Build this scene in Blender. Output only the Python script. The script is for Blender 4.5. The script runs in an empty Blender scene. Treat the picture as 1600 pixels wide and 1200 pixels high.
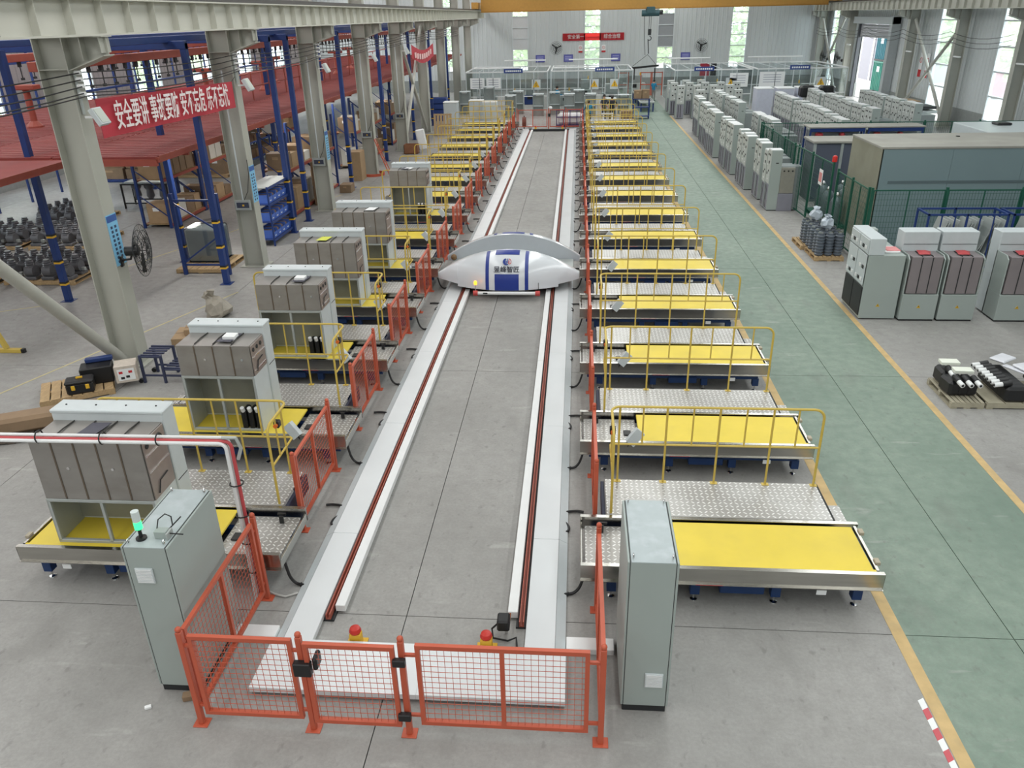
import bpy, bmesh, math, random
from mathutils import Vector, Matrix
rnd = random.Random(11)
SC = bpy.context.scene
COL = SC.collection
# ---------------------------------------------------------------- camera
F_PX, PITCH, YAW, ROLL, CAM_H = 1213.9, 0.44267, -0.0873, 0.02297, 6.8
cam = bpy.data.cameras.new('camera'); camo = bpy.data.objects.new('camera', cam); COL.objects.link(camo)
cam.sensor_width = 36; cam.sensor_fit = 'HORIZONTAL'; cam.lens = F_PX / 1600 * 36; cam.clip_start = .1; cam.clip_end = 600
_cp, _sp, _cy, _sy = math.cos(PITCH), math.sin(PITCH), math.cos(YAW), math.sin(YAW)
_f = Vector((_sy * _cp, _cy * _cp, -_sp)); _r = Vector((_cy, -_sy, 0)); _d = _f.cross(_r)
_r2 = math.cos(ROLL) * _r + math.sin(ROLL) * _d; _d2 = -math.sin(ROLL) * _r + math.cos(ROLL) * _d
camo.matrix_world = Matrix(((_r2.x, -_d2.x, -_f.x, 0), (_r2.y, -_d2.y, -_f.y, 0), (_r2.z, -_d2.z, -_f.z, CAM_H), (0, 0, 0, 1)))
SC.camera = camo
# ---------------------------------------------------------------- sky and exposure
SC.view_settings.view_transform = 'Standard'; SC.view_settings.look = 'None'
SC.view_settings.exposure = 0.0; SC.view_settings.gamma = 1; SC.view_settings.use_curve_mapping = False
W = bpy.data.worlds.new('overcast_sky'); SC.world = W; W.use_nodes = True
_n = W.node_tree.nodes; _bg = _n['Background']
_bg.inputs[0].default_value = (.94, .975, 1, 1); _bg.inputs[1].default_value = 7.0
# roof skylights: long translucent strips that let daylight in (one soft area light under each opening)
SKY = [(-21.5, 2.0, 18.0), (-13.6, 2.0, 18.0), (-6.0, 2.0, 12.0), (1.8, 2.0, 15.5), (8.8, 2.0, 16.5), (15.8, 2.0, 5.5)]
ROOF_Z = 11.0
for sx, sw, pw in SKY:
    l = bpy.data.lights.new('skylight', 'AREA'); l.shape = 'RECTANGLE'; l.size = sw; l.size_y = 108
    l.energy = pw * sw * 108; l.color = (1, .992, .975) if sx < 0 else (.97, 1, .995)
    o = bpy.data.objects.new('skylight', l); COL.objects.link(o); o.location = (sx, 26.5, ROOF_Z - .02)
# ---------------------------------------------------------------- helpers
def srgb(r, g, b):
    f = lambda c: (c / 255 / 12.92) if c / 255 <= .04045 else ((c / 255 + .055) / 1.055) ** 2.4
    return (f(r), f(g), f(b), 1)
MATS = {}
def M(name, col, rough=.5, metal=0, var=0, scale=6, bump=0, bscale=40, emit=0, coat=0, stretch=None, dirt=None):
    """Principled material; var = noise variation of the colour, dirt = (colour, amount, scale) blotches."""
    if name in MATS: return MATS[name]
    m = bpy.data.materials.new(name); m.use_nodes = True; nt = m.node_tree; N = nt.nodes; L = nt.links
    p = N['Principled BSDF']; p.inputs['Roughness'].default_value = rough; p.inputs['Metallic'].default_value = metal
    c = srgb(*col); p.inputs['Base Color'].default_value = c
    if coat: p.inputs['Coat Weight'].default_value = coat; p.inputs['Coat Roughness'].default_value = .08
    if emit:
        p.inputs['Emission Color'].default_value = c; p.inputs['Emission Strength'].default_value = emit
    if var or bump or dirt:
        geo = N.new('ShaderNodeNewGeometry'); vec = geo.outputs['Position']
        if stretch:
            mp = N.new('ShaderNodeMapping'); mp.inputs['Scale'].default_value = stretch; L.new(vec, mp.inputs[0]); vec = mp.outputs[0]
    last = None
    if var:
        t = N.new('ShaderNodeTexNoise'); t.inputs['Scale'].default_value = scale; t.inputs['Detail'].default_value = 6; L.new(vec, t.inputs['Vector'])
        r = N.new('ShaderNodeMapRange'); r.inputs[1].default_value = .3; r.inputs[2].default_value = .7
        r.inputs[3].default_value = 1 - var; r.inputs[4].default_value = 1 + var; L.new(t.outputs[0], r.inputs[0])
        h = N.new('ShaderNodeHueSaturation'); h.inputs['Color'].default_value = c; L.new(r.outputs[0], h.inputs['Value'])
        L.new(h.outputs[0], p.inputs['Base Color']); last = h.outputs[0]
    if dirt:
        t2 = N.new('ShaderNodeTexNoise'); t2.inputs['Scale'].default_value = dirt[2]; t2.inputs['Detail'].default_value = 8; L.new(vec, t2.inputs['Vector'])
        r2 = N.new('ShaderNodeMapRange'); r2.inputs[1].default_value = .5; r2.inputs[2].default_value = .72; r2.inputs[4].default_value = dirt[1]; L.new(t2.outputs[0], r2.inputs[0])
        mx = N.new('ShaderNodeMix'); mx.data_type = 'RGBA'; L.new(r2.outputs[0], mx.inputs[0])
        if last: L.new(last, mx.inputs[6])
        else: mx.inputs[6].default_value = c
        mx.inputs[7].default_value = srgb(*dirt[0]); L.new(mx.outputs[2], p.inputs['Base Color'])
    if bump:
        tb = N.new('ShaderNodeTexNoise'); tb.inputs['Scale'].default_value = bscale; tb.inputs['Detail'].default_value = 4; L.new(vec, tb.inputs['Vector'])
        bp = N.new('ShaderNodeBump'); bp.inputs['Strength'].default_value = bump; bp.inputs['Distance'].default_value = .02; L.new(tb.outputs[0], bp.inputs['Height']); L.new(bp.outputs[0], p.inputs['Normal'])
    MATS[name] = m
    return m
class NG:
    """tiny node-graph writer for the hand-made materials"""
    def __init__(s, name):
        s.m = bpy.data.materials.new(name); s.m.use_nodes = True; s.N = s.m.node_tree.nodes; s.L = s.m.node_tree.links; s.p = s.N['Principled BSDF']
    def put(s, sock, v):
        if isinstance(v, bpy.types.NodeSocket): s.L.new(v, sock)
        else: sock.default_value = v
    def math(s, op, a, b=0.0, c=0.0):
        n = s.N.new('ShaderNodeMath'); n.operation = op; s.put(n.inputs[0], a); s.put(n.inputs[1], b); s.put(n.inputs[2], c); return n.outputs[0]
    def mix(s, f, a, b):
        n = s.N.new('ShaderNodeMix'); n.data_type = 'RGBA'; s.put(n.inputs[0], f); s.put(n.inputs[6], a); s.put(n.inputs[7], b); return n.outputs[2]
    def pos(s):
        g = s.N.new('ShaderNodeNewGeometry'); x = s.N.new('ShaderNodeSeparateXYZ'); s.L.new(g.outputs['Position'], x.inputs[0]); return g.outputs['Position'], x.outputs
    def noise(s, vec, scale, detail=6, lo=.3, hi=.7, a=0., b=1., stretch=None):
        if stretch:
            mp = s.N.new('ShaderNodeMapping'); mp.inputs['Scale'].default_value = stretch; s.L.new(vec, mp.inputs[0]); vec = mp.outputs[0]
        t = s.N.new('ShaderNodeTexNoise'); t.inputs['Scale'].default_value = scale; t.inputs['Detail'].default_value = detail; s.L.new(vec, t.inputs['Vector'])
        r = s.N.new('ShaderNodeMapRange'); r.inputs[1].default_value = lo; r.inputs[2].default_value = hi; r.inputs[3].default_value = a; r.inputs[4].default_value = b
        s.L.new(t.outputs[0], r.inputs[0]); return r.outputs[0]
    def bump(s, h, strength=.3, dist=.01):
        b = s.N.new('ShaderNodeBump'); b.inputs['Strength'].default_value = strength; b.inputs['Distance'].default_value = dist; s.L.new(h, b.inputs['Height']); s.L.new(b.outputs[0], s.p.inputs['Normal'])
class B:
    """collects shapes into one mesh"""
    def __init__(s): s.v = []; s.f = []
    def add(s, vs, fs):
        k = len(s.v); s.v += [tuple(v) for v in vs]; s.f += [tuple(i + k for i in f) for f in fs]; return s
    def box(s, x0, y0, z0, x1, y1, z1):
        if x1 < x0: x0, x1 = x1, x0
        if y1 < y0: y0, y1 = y1, y0
        if z1 < z0: z0, z1 = z1, z0
        return s.add([(x0, y0, z0), (x1, y0, z0), (x1, y1, z0), (x0, y1, z0), (x0, y0, z1), (x1, y0, z1), (x1, y1, z1), (x0, y1, z1)],
                     [(0, 3, 2, 1), (4, 5, 6, 7), (0, 1, 5, 4), (1, 2, 6, 5), (2, 3, 7, 6), (3, 0, 4, 7)])
    def bbox(s, x0, y0, z0, x1, y1, z1, w=.01, seg=1):
        """box with bevelled edges"""
        if x1 < x0: x0, x1 = x1, x0
        if y1 < y0: y0, y1 = y1, y0
        bm = bmesh.new(); bmesh.ops.create_cube(bm, size=1)
        for v in bm.verts: v.co = Vector(((x0 + x1) / 2 + v.co.x * (x1 - x0), (y0 + y1) / 2 + v.co.y * (y1 - y0), (z0 + z1) / 2 + v.co.z * (z1 - z0)))
        bmesh.ops.bevel(bm, geom=list(bm.edges), offset=w, segments=seg, affect='EDGES', profile=.5)
        bm.verts.ensure_lookup_table(); s.add([v.co for v in bm.verts], [[v.index for v in f.verts] for f in bm.faces]); bm.free(); return s
    def bar(s, p, q, w, h=None, up=(0, 0, 1)):
        """rectangular bar from p to q, w wide and h high"""
        h = h or w; p, q = Vector(p), Vector(q); d = (q - p).normalized(); u = Vector(up)
        if abs(d.dot(u)) > .98: u = Vector((0, 1, 0))
        a = d.cross(u).normalized() * w / 2; b = a.cross(d).normalized() * h / 2
        vs = [p - a - b, p + a - b, p + a + b, p - a + b, q - a - b, q + a - b, q + a + b, q - a + b]
        return s.add(vs, [(0, 3, 2, 1), (4, 5, 6, 7), (0, 1, 5, 4), (1, 2, 6, 5), (2, 3, 7, 6), (3, 0, 4, 7)])
    def cyl(s, p, q, r, r2=None, n=10):
        p, q = Vector(p), Vector(q); d = (q - p).normalized(); u = Vector((0, 0, 1)) if abs(d.z) < .95 else Vector((1, 0, 0))
        a = d.cross(u).normalized(); b = d.cross(a); r2 = r if r2 is None else r2
        cs = [(math.cos(2 * math.pi * i / n), math.sin(2 * math.pi * i / n)) for i in range(n)]
        vs = [p + (a * c + b * t) * r for c, t in cs] + [q + (a * c + b * t) * r2 for c, t in cs]
        return s.add(vs, [(i, i + n, (i + 1) % n + n, (i + 1) % n) for i in range(n)] + [tuple(range(n)), tuple(range(2 * n - 1, n - 1, -1))])
    def tube(s, pts, r, n=6, closed=False):
        pts = [Vector(p) for p in pts]; m = len(pts); rings = []; u = None
        for i, p in enumerate(pts):
            d = ((pts[(i + 1) % m] if closed or i < m - 1 else p) - (pts[i - 1] if closed or i > 0 else p)).normalized()
            if u is None: u = Vector((0, 0, 1)) if abs(d.z) < .9 else Vector((1, 0, 0))
            a = d.cross(u)
            if a.length < 1e-5: a = d.cross(Vector((0, 1, .3)))
            a.normalize(); u = a.cross(d)
            rings.append([p + (a * math.cos(2 * math.pi * k / n) + u * math.sin(2 * math.pi * k / n)) * r for k in range(n)])
        vs = [v for ring in rings for v in ring]; fs = []
        for i in range(m if closed else m - 1):
            j = (i + 1) % m
            fs += [(i * n + k, i * n + (k + 1) % n, j * n + (k + 1) % n, j * n + k) for k in range(n)]
        if not closed: fs += [tuple(range(n - 1, -1, -1)), tuple(range((m - 1) * n, m * n))]
        return s.add(vs, fs)
    def lathe(s, prof, c=(0, 0, 0), n=12, axis='Z'):
        vs = []; fs = []
        for r, z in prof:
            for k in range(n):
                a = 2 * math.pi * k / n; x, y = r * math.cos(a), r * math.sin(a)
                v = {'Z': (x, y, z), 'Y': (x, z, y), 'X': (z, x, y)}[axis]; vs.append((c[0] + v[0], c[1] + v[1], c[2] + v[2]))
        for i in range(len(prof) - 1): fs += [(i * n + k, i * n + (k + 1) % n, (i + 1) * n + (k + 1) % n, (i + 1) * n + k) for k in range(n)]
        fs += [tuple(range(n - 1, -1, -1)), tuple(range((len(prof) - 1) * n, len(prof) * n))]
        return s.add(vs, fs)
    def prism(s, poly, a, b, axis='Y'):
        """polygon (two coordinates) extruded from a to b along axis"""
        f = {'Y': lambda u, w, t: (u, t, w), 'X': lambda u, w, t: (t, u, w), 'Z': lambda u, w, t: (u, w, t)}[axis]; n = len(poly)
        vs = [f(u, w, a) for u, w in poly] + [f(u, w, b) for u, w in poly]
        return s.add(vs, [(i, (i + 1) % n, (i + 1) % n + n, i + n) for i in range(n)] + [tuple(range(n - 1, -1, -1)), tuple(range(n, 2 * n))])
    def ball(s, c, r, n=8, m=6, sq=(1, 1, 1)):
        prof = [(max(1e-4, r * math.sin(math.pi * i / m)), -r * math.cos(math.pi * i / m)) for i in range(m + 1)]
        k = len(s.v); s.lathe(prof, (0, 0, 0), n)
        for i in range(k, len(s.v)): v = s.v[i]; s.v[i] = (c[0] + v[0] * sq[0], c[1] + v[1] * sq[1], c[2] + v[2] * sq[2])
        return s
    def crumple(s, q, amt):
        r = random.Random(q)
        s.v = [(x + r.uniform(-amt, amt), y + r.uniform(-amt, amt), max(0., z + r.uniform(-amt, amt))) for x, y, z in s.v]; return s
    def xf(s, mat, start=0):
        for i in range(start, len(s.v)): s.v[i] = tuple(mat @ Vector(s.v[i]))
        return s
    def mesh(s, name, smooth=False):
        me = bpy.data.meshes.new(name); me.from_pydata(s.v, [], s.f); me.validate()
        bm = bmesh.new(); bm.from_mesh(me); bmesh.ops.recalc_face_normals(bm, faces=bm.faces); bm.to_mesh(me); bm.free()
        if smooth: me.shade_smooth(); me.set_sharp_from_angle(angle=math.radians(38))
        return me
def tag(o, label=None, cat=None, group=None, kind=None):
    if label: o['label'] = label
    if cat: o['category'] = cat
    if group: o['group'] = group
    if kind: o['kind'] = kind
    return o
def ob(name, b, mat, parent=None, loc=None, rz=0, smooth=False, kind=None, label=None):
    me = b.mesh(name, smooth) if isinstance(b, B) else b
    if mat is not None and not me.materials: me.materials.append(mat)
    o = bpy.data.objects.new(name, me); COL.objects.link(o)
    if parent: o.parent = parent
    if loc: o.location = loc
    if rz: o.rotation_euler.z = rz
    if kind: o['kind'] = kind
    if label: o['label'] = label
    return o
def T(name, label, cat, loc=(0, 0, 0), rz=0, group=None):
    o = bpy.data.objects.new(name, None); COL.objects.link(o); o.empty_display_size = .2; o.location = loc; o.rotation_euler.z = rz
    return tag(o, label, cat, group)
def one(name, b, mat, label, cat, group=None, loc=None, rz=0, smooth=False):
    return tag(ob(name, b, mat, None, loc, rz, smooth), label, cat, group)
KIDS = {}
def copy_tree(o, parent=None):
    c = o.copy(); COL.objects.link(c); c.parent = parent
    if o.name not in KIDS: KIDS[o.name] = [k.name for k in o.children]
    for k in KIDS[o.name]: copy_tree(bpy.data.objects[k], c)
    return c
def dup(o, label, loc, rz=None, group=None):
    c = copy_tree(o); c['label'] = label; c.location = loc
    if rz is not None: c.rotation_euler.z = rz
    if group: c['group'] = group
    return c
def text(name, body, size, mat, parent, mw, sx=1.0, align='CENTER', ext=.002, bold=0.):
    cu = bpy.data.curves.new(name, 'FONT'); cu.body = body; cu.size = size; cu.align_x = align; cu.align_y = 'CENTER'; cu.extrude = ext; cu.resolution_u = 3
    cu.offset = bold; tmp = bpy.data.objects.new(name, cu); COL.objects.link(tmp)
    me = bpy.data.meshes.new_from_object(tmp.evaluated_get(bpy.context.evaluated_depsgraph_get())); bpy.data.objects.remove(tmp); me.materials.clear(); me.materials.append(mat)
    o = ob(name, me, None, parent); o.matrix_local = mw @ Matrix.Diagonal((sx, 1, 1, 1)); return o
def frame3(o, x, y):
    """matrix with local x and y axes along x and y at origin o"""
    x = Vector(x).normalized(); y = Vector(y); z = x.cross(y).normalized(); y = z.cross(x)
    return Matrix(((x.x, y.x, z.x, o[0]), (x.y, y.y, z.y, o[1]), (x.z, y.z, z.z, o[2]), (0, 0, 0, 1)))
ORD = ['first', 'second', 'third', 'fourth', 'fifth', 'sixth', 'seventh', 'eighth', 'ninth', 'tenth', 'eleventh', 'twelfth', 'thirteenth', 'fourteenth', 'fifteenth', 'sixteenth', 'seventeenth', 'eighteenth', 'nineteenth', 'twentieth']
def arc(c, r, a0, a1, n, ax, ay):
    ax, ay, c = Vector(ax), Vector(ay), Vector(c)
    return [c + ax * (r * math.cos(math.radians(a0 + (a1 - a0) * i / n))) + ay * (r * math.sin(math.radians(a0 + (a1 - a0) * i / n))) for i in range(n + 1)]
# ---------------------------------------------------------------- materials
def floor_mat():
    g = NG('concrete_floor'); P_, X = g.pos()
    blot = g.noise(P_, .35, 8, .3, .7, .0, 1.); fine = g.noise(P_, 5, 10, .3, .7, 0., 1.); grain = g.noise(P_, 60, 4, .3, .7, 0., 1.)
    grey = g.mix(blot, srgb(148, 147, 144), srgb(170, 169, 166)); grey = g.mix(g.math('MULTIPLY', fine, .35), grey, srgb(136, 134, 131))
    green = g.mix(blot, srgb(120, 140, 126), srgb(146, 162, 148)); green = g.mix(g.math('MULTIPLY', fine, .45), green, srgb(106, 126, 114))
    isg = g.math('MULTIPLY', g.math('GREATER_THAN', X[0], 3.99), g.math('LESS_THAN', X[0], 6.74))
    c = g.mix(isg, grey, green)
    st = g.noise(P_, 1.3, 9, .6, .75, 0., .35, (1, .5, 1)); c = g.mix(st, c, srgb(112, 110, 106))
    sc = g.noise(P_, 2.2, 10, .64, .7, 0., .35, (.35, 1.6, 1)); c = g.mix(sc, c, srgb(190, 190, 186))
    sp = g.noise(P_, 9, 6, .62, .72, 0., .4, (1, .6, 1)); c = g.mix(sp, c, srgb(104, 102, 99))
    mt = g.noise(P_, 22, 8, .35, .65, 0., .22); c = g.mix(mt, c, srgb(120, 119, 116))
    c = g.mix(g.math('MULTIPLY', grain, .1), c, srgb(90, 90, 88))
    g.L.new(c, g.p.inputs['Base Color'])
    g.L.new(g.math('MULTIPLY_ADD', fine, .15, .44), g.p.inputs['Roughness']); g.p.inputs['Specular IOR Level'].default_value = .28
    g.bump(grain, .06, .004); return g.m
def tread_mat():
    g = NG('aluminium_tread'); P_, X = g.pos(); s = 1 / .075
    u0 = g.math('MULTIPLY', X[0], s); v0 = g.math('MULTIPLY', X[1], s)
    u = g.math('SUBTRACT', g.math('FRACT', u0), .5); v = g.math('SUBTRACT', g.math('FRACT', v0), .5)
    par = g.math('FLOORED_MODULO', g.math('ADD', g.math('FLOOR', u0), g.math('FLOOR', v0)), 2.0)
    a = g.math('ADD', u, v); b = g.math('SUBTRACT', u, v); d = g.math('SUBTRACT', b, a)
    l = g.math('ADD', a, g.math('MULTIPLY', d, par)); w = g.math('SUBTRACT', b, g.math('MULTIPLY', d, par))
    q = g.math('ADD', g.math('POWER', g.math('ABSOLUTE', g.math('DIVIDE', l, .62)), 2.0), g.math('POWER', g.math('ABSOLUTE', g.math('DIVIDE', w, .2)), 2.0))
    r = g.N.new('ShaderNodeMapRange'); r.inputs[1].default_value = 1.15; r.inputs[2].default_value = .55; g.L.new(q, r.inputs[0])
    big = g.noise(P_, 1.2, 4, .35, .65, 0, 1)
    c = g.mix(r.outputs[0], g.mix(big, srgb(158, 155, 150), srgb(182, 180, 177)), srgb(226, 226, 224))
    g.L.new(c, g.p.inputs['Base Color']); g.p.inputs['Metallic'].default_value = .55; g.p.inputs['Roughness'].default_value = .38
    g.bump(r.outputs[0], .5, .004); return g.m
FLOOR = floor_mat(); TREAD = tread_mat()
def glass_mat(name, tint, gl, dust=0.):
    m = bpy.data.materials.new(name); m.use_nodes = True; N = m.node_tree.nodes; L = m.node_tree.links; N.remove(N['Principled BSDF'])
    t = N.new('ShaderNodeBsdfTransparent'); t.inputs[0].default_value = srgb(*tint); s = N.new('ShaderNodeBsdfGlossy'); s.inputs['Roughness'].default_value = .05
    x = N.new('ShaderNodeMixShader'); x.inputs[0].default_value = gl; L.new(t.outputs[0], x.inputs[1]); L.new(s.outputs[0], x.inputs[2]); L.new(x.outputs[0], N['Material Output'].inputs[0])
    if dust:
        d = N.new('ShaderNodeBsdfTranslucent'); d.inputs[0].default_value = (.8, .82, .82, 1); y = N.new('ShaderNodeMixShader'); y.inputs[0].default_value = dust
        L.new(x.outputs[0], y.inputs[1]); L.new(d.outputs[0], y.inputs[2]); L.new(y.outputs[0], N['Material Output'].inputs[0])
    return m
GLASS = glass_mat('window_glass', (238, 244, 246), .05, .13); BOOTHGLASS = glass_mat('booth_glass', (244, 247, 247), .06)
FILM = glass_mat('stretch_film', (205, 210, 212), .14)
ORANGE = M('orange_paint', (188, 88, 62), .45, var=.06, scale=3)
YELLOWP = M('yellow_rail_paint', (198, 172, 80), .42, var=.05)
YTOP = M('yellow_table_top', (222, 198, 64), .45, var=.05, scale=2, dirt=((200, 178, 70), .35, 1.6))
STEEL = M('polished_stainless', (182, 180, 174), .22, 1, var=.06, scale=4, stretch=(.4, 6, 6))
STEELD = M('dull_stainless', (156, 153, 149), .42, .6, var=.07, scale=2.5, dirt=((122, 114, 106), .3, 2.2), stretch=(1, 1, 2))
GALV = M('galvanised_sheet', (176, 182, 180), .45, .35, var=.07, scale=3)
BLUE = M('blue_frame_paint', (18, 52, 100), .45, var=.07)
POSTB = M('blue_post_paint', (26, 54, 114), .45, var=.07)
WHITE = M('white_track_plate', (214, 218, 220), .3, var=.03, scale=1.5, coat=.15)
WHITE2 = M('white_paint', (226, 228, 228), .4, var=.02)
RED = M('red_busbar', (156, 82, 66), .5, var=.08)
CAB = M('cabinet_grey', (158, 168, 164), .45, var=.03, scale=1.2)
CABTOP = M('cabinet_top_grey', (170, 180, 182), .5, var=.07, scale=4, dirt=((196, 204, 208), .5, 5))
PALE = M('pale_grey_sheet', (196, 204, 206), .4, var=.03)
DARK = M('dark_gap', (38, 40, 42), .6, var=.05)
BLACK = M('black_plastic', (24, 25, 27), .45, var=.05)
RUBBER = M('black_cable', (22, 22, 24), .55, var=.05)
COLM = M('column_grey_paint', (172, 173, 164), .55, var=.04, scale=1.2)
BEAMM = M('crane_beam_paint', (196, 196, 186), .5, var=.04, scale=1.5)
WALLM = M('cladding_grey', (198, 203, 204), .55, var=.03, scale=.6, stretch=(1, 1, .15))
WALLD = M('lower_wall_grey', (140, 144, 142), .7, var=.06)
DECK = M('red_deck_paint', (128, 54, 50), .7, var=.1, scale=1.5)
ORANGE2 = M('orange_beam_paint', (148, 70, 56), .55, var=.07)
CARD = M('cardboard', (134, 112, 88), .8, var=.1, scale=4)
CARD2 = M('pale_cardboard', (164, 138, 106), .8, var=.08, scale=4)
WOOD = M('pallet_wood', (172, 146, 108), .75, var=.15, scale=7, stretch=(4, 1, 4))
BANNER = M('red_banner_cloth', (182, 52, 66), .7, var=.05, scale=1.2, bump=.15, bscale=3)
BANNERT = NG('red_translucent_cloth'); BANNERT.p.inputs['Base Color'].default_value = srgb(182, 46, 56); BANNERT.p.inputs['Roughness'].default_value = .7
_t = BANNERT.N.new('ShaderNodeBsdfTranslucent'); _t.inputs[0].default_value = srgb(235, 60, 50); _x = BANNERT.N.new('ShaderNodeMixShader'); _x.inputs[0].default_value = .4
BANNERT.L.new(BANNERT.p.outputs[0], _x.inputs[1]); BANNERT.L.new(_t.outputs[0], _x.inputs[2]); BANNERT.L.new(_x.outputs[0], BANNERT.N['Material Output'].inputs[0]); BANNERT = BANNERT.m
BTEXT = M('banner_white', (236, 226, 226), .6)
CHROME = M('chrome', (215, 215, 215), .12, 1)
CONC = M('dusty_concrete_roof', (150, 149, 142), .85, var=.07, scale=1.0, dirt=((168, 166, 158), .6, .5))
GREENF = M('green_fence_paint', (22, 84, 66), .45, var=.06)
TEAL = M('teal_grey_panel', (122, 142, 146), .5, var=.03, scale=.8)
PURPLE = M('cabinet_purple_grey', (132, 132, 142), .5, var=.04)  # purple grey of the louvers and lower bodies
INSUL = M('insulator_grey', (92, 100, 110), .35, var=.06)
MOTOR = M('resin_dark_grey', (94, 95, 99), .42, var=.12, scale=9)
BIN = M('blue_bin_plastic', (78, 112, 196), .45, var=.05)
NAVY = M('vehicle_blue', (26, 52, 138), .35, var=.02)
SHELL = M('vehicle_white', (214, 219, 224), .22, var=.015, scale=1, coat=.5)
SHELLIN = M('vehicle_inner_grey', (186, 192, 198), .45, var=.02)
SKIN = M('skin', (196, 150, 122), .6); HAIR = M('dark_hair', (26, 22, 20), .6)
PAPERW = M('white_paper', (232, 234, 234), .6); PAPERD = M('dark_folder', (70, 70, 82), .5, var=.05)
HAZY = M('hazard_yellow', (222, 176, 48), .5)
LINEP = M('faded_line_yellow', (186, 176, 134), .7, var=.1)
LINEY = M('floor_line_yellow', (196, 168, 118), .65, var=.12, scale=5, dirt=((164, 146, 112), .5, 3))
# ================================================================ the hall
XL, XR, YF, YB = -26.0, 23.3, -29.8, 82.0
XC = [XL, -23.9, -16.6, -9.35, -2.05, 5.25, 12.5, 19.8, XR]
YC = [YF + 7.45 * k for k in range(15)] + [YB]
fl = tag(ob('floor', B().box(XL - .3, YF - .3, -.2, XR + .3, YB + .3, -.02), DARK), kind='structure')
for a, b in zip(XC, XC[1:]):
    for c, d in zip(YC, YC[1:]):
        ob('floor_slab', B().box(a + .006, c + .006, -.02, b - .006, d - .006, 0), FLOOR, fl)
def line(x0, y0, x1, y1, w, label):
    one('floor_line', B().bar((x0, y0, .002), (x1, y1, .002), w, .003), LINEY if w > .1 else LINEP, label, 'floor marking')
line(3.93, 1.0, 3.93, 62, .15, 'yellow painted line along the left edge of the green aisle')
line(6.72, 1.0, 6.72, 60, .13, 'yellow painted line along the right edge of the green aisle')
line(-13.2, 9.5, -9.35, 20.0, .05, 'thin faded yellow line on the bare floor left of the big column')
line(-15.3, 18.2, -14, 18.9, .05, 'thin yellow line in front of the dark transformer pallets')
line(-14.2, 21.5, -10.0, 33.0, .05, 'thin yellow line behind the black wall fan')
tp = T('hazard_tape', 'red and white striped tape beside the yellow line at bottom right', 'floor tape', (3.805, 0, 0))
for i in range(14):
    y = 6.45 - i * .13
    ob('tape_stripe', B().add([(-.035, y, .004), (.035, y + .04, .004), (.035, y - .09, .004), (-.035, y - .13, .004), (-.035, y, 0), (.035, y + .04, 0), (.035, y - .09, 0), (-.035, y - .13, 0)], [(0, 1, 2, 3), (4, 7, 6, 5), (0, 4, 5, 1), (1, 5, 6, 2), (2, 6, 7, 3), (3, 7, 4, 0)]), M('tape_red', (196, 84, 92), .5) if i % 2 else PAPERW, tp)
# walls with ribbed cladding
def ribs(a, b, step=.42, d=.035):
    """profile of ribbed sheet from a to b: list of (u, depth)"""
    n = max(1, int(round((b - a) / step))); st = (b - a) / n; out = []
    for i in range(n):
        u = a + i * st; out += [(u, 0), (u + st * .68, 0), (u + st * .76, d), (u + st * .92, d)]
    return out + [(b, 0)]
def wall(name, axis, at, inward, a, b, z0, z1, mat):
    pr = ribs(a, b); poly = [(u, at + inward * w) for u, w in pr] + [(b, at - inward * .12), (a, at - inward * .12)]
    if axis == 'Y': poly = [(w, u) for u, w in poly]
    return poly
def wall_set(name, axis, at, inward, a, b, holes, zt):
    """wall along axis ('X' or 'Y') at the coordinate at; holes = (c0, c1, z0, z1)"""
    root = tag(bpy.data.objects.new(name, None), kind='structure'); COL.objects.link(root)
    def put(u0, u1, z0, z1):
        if z1 - z0 < .02 or u1 - u0 < .02: return
        if z0 < 1.1 < z1:
            lo = B().box(u0, at + inward * .06, z0, u1, at - inward * .12, 1.1) if axis == 'X' else B().box(at + inward * .06, u0, z0, at - inward * .12, u1, 1.1)
            ob('lower_wall_panel', lo, WALLD, root); z0 = 1.1
        if z1 <= 1.1: return
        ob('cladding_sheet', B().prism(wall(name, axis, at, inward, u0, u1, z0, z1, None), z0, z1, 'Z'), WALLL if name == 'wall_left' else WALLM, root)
    cur = a
    for c0, c1, z0, z1 in sorted(holes):
        put(cur, c0, 0, zt); put(c0, c1, 0, z0); put(c0, c1, z1, zt); cur = c1
    put(cur, b, 0, zt); return root
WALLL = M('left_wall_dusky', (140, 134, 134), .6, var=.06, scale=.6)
BACKW = [-12.5, -5.6, 1.33, 8.27, 15.1]
wall_set('wall_back', 'X', YB, -1, XL, XR, [(c - .75, c + .75, 1.9, 8.6) for c in BACKW], ROOF_Z)
RIGHTW = [(47.6, 2.6), (55.9, 2.4), (74.9, 1.9), (79.6, 1.7), (33, 1.7), (40, 1.7), (25.5, 1.7)]
RH = [(c - w / 2, c + w / 2, .8, 8.6) for c, w in RIGHTW] + [(64.4, 72.0, 0, 5.6)]
wall_set('wall_right', 'Y', XR, -1, YF, YB, RH, ROOF_Z)
LEFTW = [18.8 + 7.45 * k for k in range(9)]
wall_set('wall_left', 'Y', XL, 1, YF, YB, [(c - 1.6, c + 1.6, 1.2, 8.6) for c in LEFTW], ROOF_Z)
wall_set('wall_front', 'X', YF, 1, XL, XR, [], ROOF_Z)
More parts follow.
